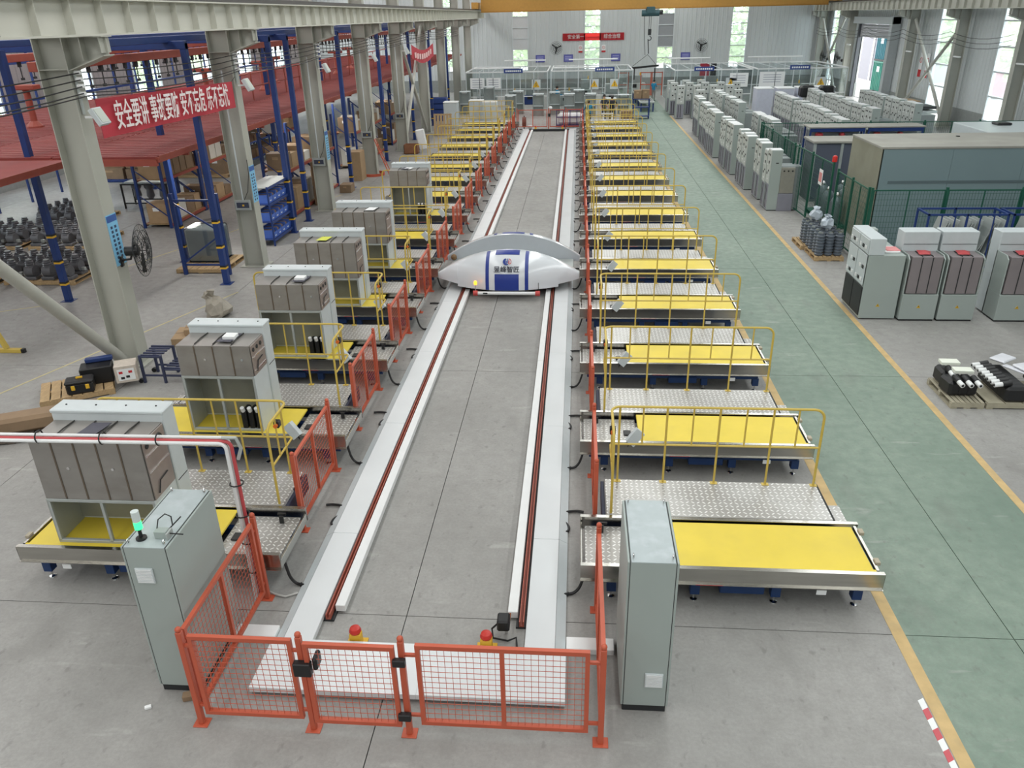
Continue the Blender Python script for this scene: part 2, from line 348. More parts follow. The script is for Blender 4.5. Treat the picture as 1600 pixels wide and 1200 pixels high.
# roof strips between the skylight openings
cl = tag(bpy.data.objects.new('ceiling', None), kind='structure'); COL.objects.link(cl)
ROOFM = M('roof_sheet_grey', (170, 172, 170), .6, var=.03)
cur = XL
for sx, sw, _ in SKY:
    ob('roof_sheet', B().box(cur, YF, ROOF_Z, sx - sw / 2, YB, ROOF_Z + .1), ROOFM, cl); cur = sx + sw / 2
ob('roof_sheet', B().box(cur, YF, ROOF_Z, XR, YB, ROOF_Z + .1), ROOFM, cl)
for sx, sw, _ in SKY: ob('skylight_sheet', B().box(sx - sw / 2, YF, ROOF_Z + .02, sx + sw / 2, YB, ROOF_Z + .08), M('skylight_plastic', (240, 242, 240), .5), cl)
FRAMEW = M('window_frame_white', (206, 212, 214), .45)
SASH = M('frosted_sash', (206, 208, 210), .6, var=.03); SASHD = M('grey_blind', (150, 154, 158), .6, var=.03)
def window(n, axis, at, c, w, z0, z1, step=.96, fill={}):
    root = tag(bpy.data.objects.new('window_%d' % n, None), kind='structure'); COL.objects.link(root)
    def bx(u0, u1, a, b, d0, d1):
        return B().box(u0, at + d0, a, u1, at + d1, b) if axis == 'X' else B().box(at + d0, u0, a, at + d1, u1, b)
    for s in (-1, 1): ob('window_jamb', bx(c + s * w / 2 - .05, c + s * w / 2 + .05, z0, z1, -.08, .08), FRAMEW, root)
    k = max(1, int(round((z1 - z0) / step))); st = (z1 - z0) / k
    for i in range(k + 1): ob('window_rail', bx(c - w / 2, c + w / 2, z0 + i * st - .04, z0 + i * st + .04, -.06, .06), FRAMEW, root)
    for i in range(k):
        ob('window_pane', bx(c - w / 2 + .05, c + w / 2 - .05, z0 + i * st + .04, z0 + i * st + st - .04, -.01, .01), fill.get(i, GLASS), root)
    return root
wn = 0
for i, c in enumerate(BACKW):
    wn += 1; window(wn, 'X', YB, c, 1.5, 1.9, 8.6, .96, {1: {2: SASH, 3: SASH, 4: SASH}, 3: {2: SASHD, 3: SASHD, 4: SASHD}}.get(i, {}))
for c, w in RIGHTW: wn += 1; window(wn, 'Y', XR, c, w, .8, 8.6, 1.3)
for c in LEFTW: wn += 1; window(wn, 'Y', XL, c, 3.2, 1.2, 8.6, 1.2)
# loading door: heavy portal, part-raised shutter
dr = tag(bpy.data.objects.new('door_1', None), kind='structure'); COL.objects.link(dr)
PORT = M('door_portal_grey', (176, 182, 184), .5, var=.03)
ob('door_jamb', B().bbox(22.6, 63.8, 0, 23.25, 64.35, 6.2, .02), PORT, dr); ob('door_jamb', B().bbox(22.95, 72.05, 0, 23.25, 72.3, 5.6, .02), M('jamb_dark', (74, 78, 84), .6), dr)
ob('door_lintel', B().bbox(22.55, 63.8, 5.65, 23.2, 72.5, 6.15, .02), PORT, dr)
for i in range(5): ob('shutter_slat', B().bbox(23.1, 64.36, 4.65 + .19 * i, 23.16, 72.04, 4.83 + .19 * i, .01), M('shutter_grey', (164, 164, 168), .5), dr)
# ================================================================ outside
GR = M('outdoor_paving', (176, 174, 168), .8, var=.06, scale=.3)
tag(ob('ground', B().box(-160, -60, -.4, 160, 260, -.25), GR), kind='structure')
PALEW = M('outside_render', (122, 120, 128), .7, var=.02)
bl = T('outside_building', 'pale rendered building seen outside through the open loading door', 'building', (31, 87, -.25))
ob('wall_block', B().box(0, 0, 0, 8, 14, 9), PALEW, bl); ob('downpipe', B().cyl((-.1, 4.5, 0), (-.1, 4.5, 9), .09), WHITE2, bl); ob('parapet', B().box(-.15, -.15, 9, 8.15, 14.15, 9.4), PALEW, bl)
def container(label, loc, col, L_, h):
    c = T('shipping_container', label, 'container', loc); m = M('container_' + label.split()[0], col, .5, var=.06)
    poly = [(u, w * 1.0) for u, w in ribs(0, L_, .4, .05)] + [(L_, -2.4), (0, -2.4)]
    ob('container_body', B().prism([(-w, u) for u, w in poly], .15, h, 'Z'), m, c); ob('container_base', B().box(-.08, 0, 0, 2.4, L_, .15), DARK, c); ob('roof_rail', B().box(-.08, -.02, h, 2.42, L_ + .02, h + .12), m, c)
    ob('label_plate', B().box(-.09, L_ * .4, h - .75, -.05, L_ * .6, h - .3), PAPERW, c)
container('green container outside the loading door under a teal one', (27.2, 76.8, -.25), (26, 118, 102), 2.9, 2.5)
container('teal container stacked on the green one outside the loading door', (27.2, 76.8, 2.4), (24, 96, 110), 2.9, 2.2)
container('maroon container seen through the window beside the crossed braces', (33, 70.5, -.25), (112, 48, 66), 6, 2.4)
LEAF = M('tree_leaves', (196, 214, 150), .7, var=.18, scale=1.5); LEAF2 = M('tree_leaves_dark', (176, 202, 138), .7, var=.18, scale=1.5); BARK = M('bark', (104, 88, 72), .9, var=.1)
def tree(label, loc, h, r, seed, mat):
    t = T('roadside_tree', label, 'tree', loc, 0, 'trees outside the hall'); q = random.Random(seed)
    ob('trunk', B().tube([(0, 0, 0), (.1, .05, h * .3), (-.05, .1, h * .6), (0, 0, h * .85)], .18, 7), BARK, t, smooth=True)
    b = B()
    for i in range(900):
        a = q.uniform(0, 6.28); e = q.uniform(-.95, 1); k = math.sqrt(1 - e * e) * r * q.uniform(.55, 1.05)
        p = Vector((k * math.cos(a), k * math.sin(a), h * .62 + e * h * .42)); s = q.uniform(.35, .7)
        u = Vector((q.uniform(-1, 1), q.uniform(-1, 1), q.uniform(-.4, .4))).normalized(); w = u.cross(Vector((q.uniform(-1, 1), q.uniform(-1, 1), q.uniform(-1, 1)))).normalized()
        b.add([p - u * s, p - w * s * .5, p + u * s, p + w * s * .5], [(0, 1, 2, 3)])
    tag(ob('leaf_crown', b, mat, t), kind='stuff')
NMS = ['leftmost', 'second', 'third', 'fourth', 'fifth']
for i, (x, y) in enumerate([(-14.5, 93), (-6.5, 92), (1.0, 93), (9.3, 92), (17.5, 93)]):
    tree('leafy green tree outside behind the %s back wall window from the left' % NMS[i], (x, y, -.25), 9.5, 3.4, i, LEAF if i % 2 else LEAF2)
for i, (x, y) in enumerate([(31, 60), (34, 79), (40, 106), (30, 106)]):
    tree('green tree outside the %s right wall window from the near end' % ['first', 'second', 'third', 'fourth'][i], (x, y, -.25), 10, 3.2, 20 + i, LEAF2 if i % 2 else LEAF)
for i, y in enumerate([45, 66]):
    tree('green tree outside the left wall, %s' % ['beyond the racks', 'farther back'][i], (-34, y, -.25), 10, 3.6, 30 + i, LEAF)
# ================================================================ columns, runway beams, crane
def make_col(label, right=False):
    c = T('steel_column', label, 'column'); s = -1 if right else 1
    ob('web_plate', B().box(-.28, -.012, 0, .28, .012, ROOF_Z), COLM, c)
    for x in (-.3, .28): ob('flange', B().box(x, -.2, 0, x + .02, .2, ROOF_Z), COLM, c)
    ob('base_plate', B().bbox(-.42, -.3, 0, .42, .3, .03, .005), COLM, c)
    br = ob('crane_bracket', B().prism([(s * .3, 6.05), (s * 1.05, 6.3), (s * 1.05, 6.6), (s * .3, 6.6)], -.012, .012, 'Y'), COLM, c)
    ob('bracket_flange', B().add([(s * .3, -.18, 6.05), (s * 1.05, -.18, 6.3), (s * 1.05, .18, 6.3), (s * .3, .18, 6.05), (s * .3, -.18, 6.03), (s * 1.05, -.18, 6.28), (s * 1.05, .18, 6.28), (s * .3, .18, 6.03)], [(0, 1, 2, 3), (7, 6, 5, 4), (0, 4, 5, 1), (1, 5, 6, 2), (2, 6, 7, 3), (3, 7, 4, 0)]), COLM, br)
    ob('bracket_top', B().box(min(s * .3, s * 1.07), -.18, 6.6, max(s * .3, s * 1.07), .18, 6.62), COLM, br)
    for x in (.62, 1.0): ob('bracket_rib', B().box(s * x - .008, -.17, 6.1 + .33 * (x - .3), s * x + .008, .17, 6.6), COLM, br)
    for z in (6.05, 6.6): ob('stiffener', B().box(-.28, -.19, z, .28, .19, z + .015), COLM, c)
    return c
CY = [15.15 + 7.45 * k for k in range(-1, 9)]
cl0 = None
FEAT = {0: 'outside the frame edge', 1: 'with the black fan and the red banner', 2: 'at the far end of the big red banner', 3: 'with a white cable pipe', 4: 'on a red base ring', 5: 'beside the white leaning slab', 6: 'at the second red banner', 7: '', 8: '', 9: ''}
cols = {}
for k in range(1, 10):
    lab = '%s grey steel column of the left row counted from the camera' % ORD[k - 1]
    if FEAT[k]: lab = '%s left steel column from the camera, %s' % (ORD[k - 1], FEAT[k])
    if cl0 is None: cl0 = make_col(lab); cl0.location = (-9.8, CY[k], 0); cl0['group'] = 'columns of the left row'
    else: dup(cl0, lab, (-9.8, CY[k], 0), group='columns of the left row')
cr0 = None
for i, y in enumerate([22.6, 30, 37.5, 45, 52.4, 59.9, 72.9, 81.5]):
    lab = '%s steel column along the right wall counted from the camera' % ORD[i]
    if cr0 is None: cr0 = make_col(lab, True); cr0.location = (22.6, y, 0); cr0['group'] = 'columns of the right wall'
    else: dup(cr0, lab, (22.6, y, 0), group='columns of the right wall')
def runway(label, x, y0, y1):
    r = T('runway_beam', label, 'crane beam', (x, 0, 0))
    ob('beam_web', B().box(-.008, y0, 6.65, .008, y1, 7.22), BEAMM, r)
    ob('bottom_flange', B().box(-.16, y0, 6.62, .16, y1, 6.65), BEAMM, r); ob('top_flange', B().box(-.2, y0, 7.22, .2, y1, 7.25), BEAMM, r)
    ob('crane_rail', B().box(-.04, y0, 7.25, .04, y1, 7.37), M('rail_steel', (92, 90, 88), .5, .6), r)
    me = B().box(-.15, -.006, 6.66, .15, .006, 7.21).mesh('web_stiffener'); n = int((y1 - y0) / 1.0)
    for i in range(n): ob('web_stiffener', me, BEAMM, r, (0, y0 + .5 + i, 0))
runway('pale steel crane runway beam with ribs along the left columns', -9.05, 6, 81.8)
runway('pale steel crane runway beam with ribs along the right wall', 21.75, 22, 81.8)
CRN = M('crane_yellow', (182, 136, 62), .5, var=.05)
cr = T('overhead_crane', 'yellow overhead travelling crane girder at the far end', 'crane', (0, 76, 0))
ob('girder', B().bbox(-8.6, -.45, 7.12, 21.2, .45, 8.3, .03), CRN, cr)
ob('girder_flange', B().box(-8.6, -.55, 7.08, 21.2, .55, 7.12), CRN, cr)
for x in (-9.05, 21.75): ob('end_truck', B().bbox(x - .25, -1.6, 7.37, x + .25, 1.6, 7.9, .03), CRN, cr)
for x in (-9.05, 21.75):
    for y in (-1.2, 1.2): ob('crane_wheel', B().cyl((x - .08, y, 7.45), (x + .08, y, 7.45), .12), DARK, cr)
HO = M('hoist_teal', (52, 84, 90), .5, var=.08)
ho = T('hoist', 'dark teal electric hoist hanging under the yellow crane girder', 'hoist', (6.2, 75.3, 0))
ob('hoist_body', B().cyl((-.75, 0, 6.75), (.75, 0, 6.75), .26), HO, ho, smooth=True); ob('gearbox', B().bbox(-.35, -.3, 6.7, .35, .3, 7.25, .04), HO, ho); ob('motor', B().cyl((.75, 0, 6.8), (1.05, 0, 6.8), .2), DARK, ho)
ob('trolley', B().bbox(-.4, .1, 7.0, .4, .5, 7.09, .02), HO, ho)
for x in (-.08, .08): ob('wire_rope', B().cyl((x, 0, 5.5), (x, 0, 6.6), .02, n=6), DARK, ho)
ob('hook_block', B().bbox(-.14, -.1, 5.0, .14, .1, 5.5, .03), DARK, ho); ob('hook', B().tube(arc((0, 0, 4.75), .16, 90, -150, 10, (1, 0, 0), (0, 0, 1)), .04), DARK, ho)
ob('sling', B().cyl((0, 0, 3.5), (-.1, 0, 4.6), .04), DARK, ho); ob('control_cable', B().tube([(-.5, 0, 6.5), (-.45, 0, 5), (-.3, 0, 3.4)], .025), DARK, ho)
sb = T('spreader_beam', 'black spreader beam hanging from the hoist over the blue workbench', 'lifting beam', (5.9, 75.0, 0))
ob('main_bar', B().bar((-1.3, 0, 2.35), (1.25, 0, 2.55), .14, .16), BLACK, sb)
for x in (-.9, .9): ob('drop_bar', B().bar((x, 0, 2.35), (x, 0, 1.4), .1), BLACK, sb)
for x in (-1.1, 1.1): ob('lifting_sling', B().cyl((x, 0, 2.5), (.2, 0, 3.45), .02, n=6), DARK, sb)
# braces
PIPE = M('brace_pipe_grey', (178, 178, 170), .5, var=.04)
def brace(label, p, q, r=.09):
    b = T('brace_pipe', label, 'brace'); ob('pipe', B().cyl(p, q, r, n=14), PIPE, b, smooth=True)
    for e, d in ((p, 1), (q, -1)):
        v = (Vector(q) - Vector(p)).normalized() * d; ob('gusset', B().bar(Vector(e) - v * .1, Vector(e) + v * .25, .22, .02, (1, 0, 0)), PIPE, b)
brace('thick grey diagonal pipe brace running down to the nearest left column', (-9.8, 7.9, 7.6), (-9.8, 14.9, .12), .12)
brace('grey diagonal pipe brace in the top left corner beside the nearest column', (-9.8, 8.0, .2), (-9.8, 13.6, 7.0), .12)
brace('grey pipe brace of the far left cross bay leaning right', (-9.75, 45.2, .2), (-9.75, 52.2, 6.3))
brace('grey pipe brace of the far left cross bay leaning left', (-9.75, 52.2, .2), (-9.75, 45.2, 6.3))
brace('pale pipe brace on the right wall rising toward the camera', (22.5, 59.6, .3), (22.5, 52.7, 5.4), .1)
brace('pale pipe brace on the right wall falling toward the camera', (22.6, 52.7, .3), (22.6, 59.6, 6.0), .1)
brace('thin pipe brace in the far right corner rising away', (22.5, 75, .3), (22.5, 81.2, 6), .1)
brace('thin pipe brace in the far right corner falling away', (22.6, 81.2, .3), (22.6, 75, 6), .1)
# ================================================================ shuttle track
def track(label, s):
    """s = 1: right line, s = -1: mirrored about x = -1.80"""
    X = lambda x: -1.80 + s * (x + 1.80)
    t = T('shuttle_rail_track', label, 'rail track')
    y = 7.0; n = 0
    bx = lambda x0, y0, z0, x1, y1, z1, w=.006: B().bbox(X(x0), y0, z0, X(x1), y1, z1, w)
    cuts = [6.87] + [9.0 + 3.35 * i for i in range(13)] + [52.4]
    for a, b in zip(cuts, cuts[1:]):
        ob('cover_plate', bx(-.53, a, .02, -.17, b - .006, .10), WHITE, t)
        ob('sloped_edge', B().prism([(X(-.168), .02), (X(-.168), .097), (X(-.05), .03), (X(-.05), .02)], a, b - .006), PALE, t)
    cuts = [7.45] + [11.0 + 4.2 * i for i in range(10)] + [52.2]
    for a, b in zip(cuts, cuts[1:]): ob('inner_cover', bx(-.77, a, .03, -.645, b - .006, .13), WHITE2, t)
    ob('busbar', B().prism([(X(-.62), .03), (X(-.56), .03), (X(-.56), .11), (X(-.575), .11), (X(-.575), .05), (X(-.605), .05), (X(-.605), .11), (X(-.62), .11)], 7.3, 52.2), RED, t)
    ob('sole_plate', B().box(X(-.66), 7.3, 0, X(-.52), 52.3, .028), DARK, t)
track('right running track with white covers and a red conductor rail', 1)
track('left running track with white covers and a red conductor rail', -1)
cp = T('track_end_cover', 'wide white cover plate across the track at the near gate', 'cover plate')
for a, b in ((-3.55, -2.7), (-2.69, -1.68), (-1.67, -.9), (-.89, -.05)): ob('cover_plate', B().bbox(a, 6.1, .05, b + .009, 6.86, .12, .002), WHITE, cp)
ob('plinth', B().box(-3.5, 6.16, 0, -.1, 6.82, .05), DARK, cp)
for s, nm in ((1, 'right'), (-1, 'left')):
    X = lambda x: -1.80 + s * (x + 1.80)
    one('cable_duct', B().bbox(X(-.04), 6.92, 0, X(.52), 7.12, .08, .006), WHITE2, 'short white cable duct between the track and the %s control cabinet' % nm, 'cable duct')
fc = T('track_end_beam', 'dark cross beam closing the track at the far end', 'end beam')
ob('end_bar', B().bbox(-3.1, 52.3, .02, -.5, 52.5, .14, .01), DARK, fc); ob('end_plate', B().bbox(-3.55, 52.5, .0, -.05, 53.0, .08, .01), WHITE, fc)
def buffer(label, loc):
    t = T('end_buffer', label, 'buffer', loc); ob('buffer_post', B().bbox(-.07, -.05, .02, .07, .05, .19, .01), HAZY, t); ob('foot_plate', B().box(-.12, -.1, 0, .12, .1, .02), HAZY, t)
    ob('red_bumper', B().lathe([(.06, 0), (.075, .03), (.06, .07), (.02, .09)], (0, 0, .19), 12), M('bumper_red', (190, 44, 34), .4), t, smooth=True)
buffer('yellow end buffer with red knob behind the near gate', (-2.55, 6.93, 0)); buffer('yellow end buffer with red knob beside the black limit sensor', (-.98, 6.93, 0))
buffer('small yellow far end buffer on the left', (-2.7, 52.9, 0)); buffer('small yellow far end buffer on the right', (-.95, 52.9, 0))
sn = T('limit_sensor', 'black sensor camera with coiled cable at the near end of right track', 'sensor', (-.74, 7.2, 0))
ob('sensor_body', B().bbox(-.13, -.12, .14, .02, .06, .3, .02), BLACK, sn); ob('sensor_stand', B().cyl((-.03, .02, 0), (-.03, .02, .2), .02), CHROME, sn); ob('copper_pipe', B().cyl((-.0, .05, .1), (0, .28, .1), .012), M('copper', (190, 120, 80), .3, 1), sn)
ob('sensor_cable', B().tube([(-.1, 0, .2), (-.2, -.02, .1), (-.18, -.1, .03), (.0, -.14, .03), (.1, -.1, .05), (.12, -.25, .03)], .012), RUBBER, sn, smooth=True)
# ================================================================ orange mesh fences
def post(parent, x, y, h=1.33, plate=1):
    p = ob('fence_post', B().bbox(x - .03, y - .03, .012, x + .03, y + .03, h - .05, .006), ORANGE, parent)
    ob('ball_cap', B().ball((x, y, h - .025), .034, 10, 6), ORANGE, p, smooth=True); ob('base_plate', B().bbox(x - .08, y - .065, 0, x + .08, y + .065, .012, .003), ORANGE, p)
    return p
def panel(parent, p, q, z0=.16, z1=1.24, stiles=(), pitch=.07, name='panel_frame', r=.0022):
    """mesh panel between two ground points"""
    p, q = Vector((p[0], p[1], 0)), Vector((q[0], q[1], 0)); d = (q - p); L = d.length; d.normalize(); Z = Vector((0, 0, 1)); t = .045
    for z in (z0 + t / 2, z1 - t / 2): ob('frame_bar', B().bar(p + Z * z, q + Z * z, t, t), ORANGE, parent)
    for u in [t / 2, L - t / 2] + [L * s for s in stiles]: ob('frame_stile', B().bar(p + d * u + Z * (z0 + t), p + d * u + Z * (z1 - t), t, t), ORANGE, parent)
    b = B(); n = int(L / pitch)
    for i in range(1, n): b.bar(p + d * (L * i / n) + Z * (z0 + .02), p + d * (L * i / n) + Z * (z1 - .02), 2 * r, 2 * r)
    m = int((z1 - z0) / pitch); s = Vector((-d.y, d.x, 0)) * r * 2
    for i in range(1, m): z = z0 + (z1 - z0) * i / m; b.bar(p + d * .02 + s + Z * z, q - d * .02 + s + Z * z, 2 * r, 2 * r)
    tag(ob('wire_mesh', b, ORANGE, parent), kind='stuff')
def clips(parent, pts):
    for x0, y0, x1, y1 in pts:
        for z in (.28, 1.1): ob('clip', B().bar((x0, y0, z), (x1, y1, z), .03, .03), ORANGE, parent)
t = T('safety_fence_panel', 'near orange mesh fence panel left of the gate', 'fence panel'); post(t, -3.92, 5.7); panel(t, (-3.84, 5.7), (-2.77, 5.7)); clips(t, [(-3.92, 5.7, -3.8, 5.7), (-2.8, 5.7, -2.7, 5.7)])
t = T('safety_gate', 'orange mesh gate with black lock and hinges in the near fence', 'gate'); post(t, -2.69, 5.7); post(t, -1.66, 5.7); panel(t, (-2.64, 5.66), (-1.72, 5.66))
ob('gate_lock', B().bbox(-2.76, 5.6, .83, -2.58, 5.68, 1.0, .01), BLACK, t); ob('lock_handle', B().bbox(-2.57, 5.64, .88, -2.52, 5.8, 1.04, .02), BLACK, t)
for z in (1.06, .32): ob('gate_hinge', B().bbox(-1.74, 5.6, z - .045, -1.61, 5.66, z + .045, .008), BLACK, t)
t = T('safety_fence_panel', 'wide near orange mesh fence panel right of the gate', 'fence panel'); post(t, .33, 5.7); panel(t, (-1.52, 5.7), (.2, 5.7), stiles=(.5,)); clips(t, [(-1.64, 5.7, -1.5, 5.7), (.18, 5.7, .32, 5.7)])
FG = 'orange safety fence panels along the track'
for X, nm in ((-3.93, 'left'), (.33, 'right')):
    t = T('safety_fence_panel', 'orange mesh side panel from the near corner beside the %s control cabinet' % nm, 'fence panel', (X, 0, 0), 0, FG)
    post(t, 0, 7.68); panel(t, (0, 5.78), (0, 7.6), stiles=(.5,)); clips(t, [(0, 5.7, 0, 5.82), (0, 7.56, 0, 7.68)])
    base = None
    for k in range(14):
        lab = 'orange mesh fence panel on the %s of the track, %s from the camera' % (nm, ORD[k + 1])
        if base is None:
            base = t = T('safety_fence_panel', lab, 'fence panel', (X, 9.16, 0), 0, FG); post(t, 0, 0); post(t, 0, 1.68); panel(t, (0, .06), (0, 1.62), stiles=(.5,)); clips(t, [(0, 0, 0, .1), (0, 1.58, 0, 1.68)])
        else: dup(base, lab, (X, 9.16 + 3.1 * k, 0))
t = T('safety_fence_panel', 'orange mesh fence left of the far gate', 'fence panel'); post(t, -3.93, 53.3); panel(t, (-3.85, 53.3), (-1.95, 53.3), stiles=(.5,), pitch=.08)
t = T('safety_gate', 'orange gate at the far end of the track', 'gate'); post(t, -1.87, 53.3); post(t, -.75, 53.3); panel(t, (-1.8, 53.26), (-.85, 53.26), pitch=.08); ob('gate_lock', B().bbox(-1.9, 53.2, .8, -1.74, 53.26, 1.0, .01), BLACK, t)
t = T('safety_fence_panel', 'orange mesh fence right of the far gate', 'fence panel'); post(t, .33, 53.3); panel(t, (-.68, 53.3), (.25, 53.3), pitch=.08)
# ================================================================ stations on both sides
PY = 3.1; Y0 = 7.78; NST = 15
def make_table(s, label):
    """s = 1 right, -1 left; local x = outward * s, local origin at the inner near floor corner"""
    t = T('transfer_table', label, 'transfer table'); x = lambda u: s * u
    bx = lambda u0, y0, z0, u1, y1, z1, w=.006: B().bbox(x(u0), y0, z0, x(u1), y1, z1, w)
    U = 3.66 if s > 0 else 3.56
    def chan(y, d):
        # C-shaped beam: outer face at y, lips toward d
        return B().prism([(y, .40), (y - d * .035, .40), (y - d * .035, .408), (y - d * .006, .408), (y - d * .006, .622), (y + d * .05, .622), (y + d * .05, .63), (y - d * .012, .63), (y - d * .012, .6), (y, .59)], x(0), x(U), 'X')
    ob('side_beam', chan(0, 1), STEEL, t); ob('side_beam', chan(1.07, -1), STEEL, t)
    ob('yellow_deck', bx(.95, .08, .575, U - .1, .99, .61), YTOP, t)
    ob('deck_rim', bx(.95, .06, .6, U - .08, .1, .622, .003), YTOP, t)
    ob('end_rail', B().bar((x(U - .06), .08, .6), (x(U - .06), .99, .6), .035, .05), STEEL, t)
    for y in (.25, .86): ob('end_stop', bx(U - .05, y - .05, .6, U + .01, y + .05, .65, .005), M('bracket_beige', (170, 160, 140), .5), t)
    ob('tread_plate', bx(.06, .07, .49, .93, 1.0, .505), TREAD, t)
    ob('end_plate', bx(.0, .02, .4, .03, 1.05, .53), STEEL, t)
    ob('sensor_bracket', B().bar((x(.28), .85, .505), (x(.28), .85, .62), .06, .02), BLACK, t); ob('sensor_bracket', B().bar((x(.24), .93, .6), (x(.36), .93, .6), .03, .03), BLACK, t)
    ob('drive_cover', bx(.72, .42, .505, .84, .58, .53), BLACK, t)
    for y in (.18, .88): ob('base_rail', bx(.15, y - .05, .26, U - .2, y + .05, .4), BLUE, t)
    for u in (.4, 1.45, 2.45, U - .22): ob('cross_tube', bx(u - .05, .18, .27, u + .05, .88, .38), BLUE, t)
    for u in (.4, 1.45, 2.45, U - .22):
        for y in (.18, .88):
            lg = ob('leg', bx(u - .06, y - .06, .12, u + .06, y + .06, .28), BLUE, t); ob('levelling_foot', B().lathe([(.05, 0), (.045, .015), (.012, .03), (.012, .13)], (x(u), y, 0), 10), CHROME, lg, smooth=True)
    ob('added_shade_sheet', bx(.2, .24, .3, U - .25, .82, .31, .003), DARK, t)  # added dark sheet that deepens the shade under the table
    ob('gear_motor_box', bx(1.75, .1, .17, 2.3, .5, .30, .012), BLUE, t)
    ob('name_plate', bx(2.9, .02, .27, 3.02, .03, .34, .002), PAPERW, t)
    pn = ob('operator_panel', B().bar((x(.78), -.02, .62), (x(.95), .03, .82), .16, .1, (0, 1, 0)), PALE, t); ob('panel_bracket', B().bar((x(.7), .05, .45), (x(.8), 0, .66), .05, .05), BLACK, pn)
    ob('red_decal', bx(1.42, -.038, .401, 1.75, -.034, .409, .001), M('decal_red', (180, 60, 60), .5), t)
    return t
def make_walk(s, label):
    t = T('tread_walkway', label, 'walkway'); x = lambda u: s * u; bx = lambda u0, y0, z0, u1, y1, z1, w=.005: B().bbox(x(u0), y0, z0, x(u1), y1, z1, w)
    ob('tread_plate', bx(.36, 1.14, .58, 3.38, 1.56, .60), TREAD, t); ob('tread_plate', bx(.36, 1.565, .58, 3.38, 2.04, .60), TREAD, t)
    ob('side_tread', bx(3.41, 1.14, .50, 3.60, 1.62, .52), TREAD, t)
    for y in (1.17, 2.0): ob('support_beam', bx(.38, y - .03, .48, 3.36, y + .03, .58), BLUE, t)
    for u in (.5, 1.9, 3.2):
        for y in (1.17, 2.0): ob('support_leg', bx(u - .03, y - .03, 0, u + .03, y + .03, .48), BLUE, t)
    ob('edge_strip', bx(3.38, 1.14, .52, 3.41, 2.04, .595), DARK, t); ob('inner_skirt', bx(.3, 1.14, .3, .35, 2.04, .56), M('skirt_navy', (40, 44, 66), .6), t)
    return t
def make_rail(s, label):
    t = T('safety_railing', label, 'railing'); x = lambda u: s * u; r = .019; y = 2.0; zt, zm = 1.82, 1.22; Ui, Uo = .42, 3.34; yn = 1.18; R = .14
    V = Vector
    pts = [V((x(Uo), y, .6)), V((x(Uo), y, zt - R))] + arc((x(Uo - R), y, zt - R), R, 0, 90, 5, (s, 0, 0), (0, 0, 1)) + arc((x(Ui + R), y - R, zt), R, 90, 180, 5, (s, 0, 0), (0, 1, 0))[0:] + [V((x(Ui), yn + R, zt))] + arc((x(Ui), yn + R, zt - R), R, 90, 180, 5, (0, 1, 0), (0, 0, 1)) + [V((x(Ui), yn, .6))]
    ob('top_rail', B().tube(pts, r, 8), YELLOWP, t, smooth=True)
    ob('mid_rail', B().tube([V((x(Uo), y, zm)), V((x(Ui + .03), y, zm)), V((x(Ui), y - .03, zm)), V((x(Ui), yn, zm))], r * .85, 6), YELLOWP, t, smooth=True)
    us = [Ui + .12, 1.2, 1.93, 2.66]
    for u in us:
        p = ob('upright', B().cyl((x(u), y, .6), (x(u), y, zt), r * .85, n=8), YELLOWP, t, smooth=True); ob('foot_plate', B().box(x(u) - .05, y - .035, .6, x(u) + .05, y + .035, .606), YELLOWP, p)
    ob('foot_plate', B().box(x(Uo) - .05, y - .035, .6, x(Uo) + .05, y + .035, .606), YELLOWP, t)
    for a, b in zip(us, us[1:] + [Uo]): ob('baluster', B().cyl((x((a + b) / 2), y, zm), (x((a + b) / 2), y, zt), r * .7, n=6), YELLOWP, t, smooth=True)
    for v in (.3, .55): ob('baluster', B().cyl((x(Ui), yn + v, zm), (x(Ui), yn + v, zt), r * .7, n=6), YELLOWP, t, smooth=True)
    e = ob('stop_button_box', B().bbox(x(Ui) - .04, 1.5, 1.64, x(Ui) + .04, 1.6, 1.74, .01), BLACK, t); ob('stop_button', B().cyl((x(Ui), 1.5, 1.69), (x(Ui), 1.46, 1.69), .03), M('stop_orange', (220, 110, 40), .4), e)
    return t
def make_cable(s, label, kind):
    X = lambda u: s * u
    if kind == 0: pts = [(X(.06), .25, .3), (X(0), .2, .12), (X(-.08), .18, .03), (X(-.2), .14, .03), (X(-.32), .05, .03), (X(-.44), .12, .03)]
    else: pts = [(X(.06), 2.0, .03), (X(-.05), 2.02, .03), (X(-.2), 1.98, .03), (X(-.26), 1.82, .03), (X(-.16), 1.62, .03), (X(-.2), 1.48, .03), (X(-.44), 1.45, .03)]
    P_ = [Vector(p) for p in pts]; out = []
    for i in range(len(P_) - 1):
        a = P_[max(i - 1, 0)]; b = P_[i]; c = P_[i + 1]; d = P_[min(i + 2, len(P_) - 1)]
        for k in range(5):
            u = k / 5; out.append(.5 * ((2 * b) + (c - a) * u + (2 * a - 5 * b + 4 * c - d) * u * u + (3 * b - a - 3 * c + d) * u ** 3))
    out.append(P_[-1]); t = T('power_cable', label, 'cable'); ob('cable_run', B().tube(out, .02, 6), RUBBER, t, smooth=True)
    ob('cable_tie', B().tube(arc(out[len(out) // 2], .028, 0, 360, 8, (0, 1, 0), (0, 0, 1))[:-1], .006, 4, True), BLACK, t); return t
SIDES = ((1, .12, 'right'), (-1, -3.72, 'left'))
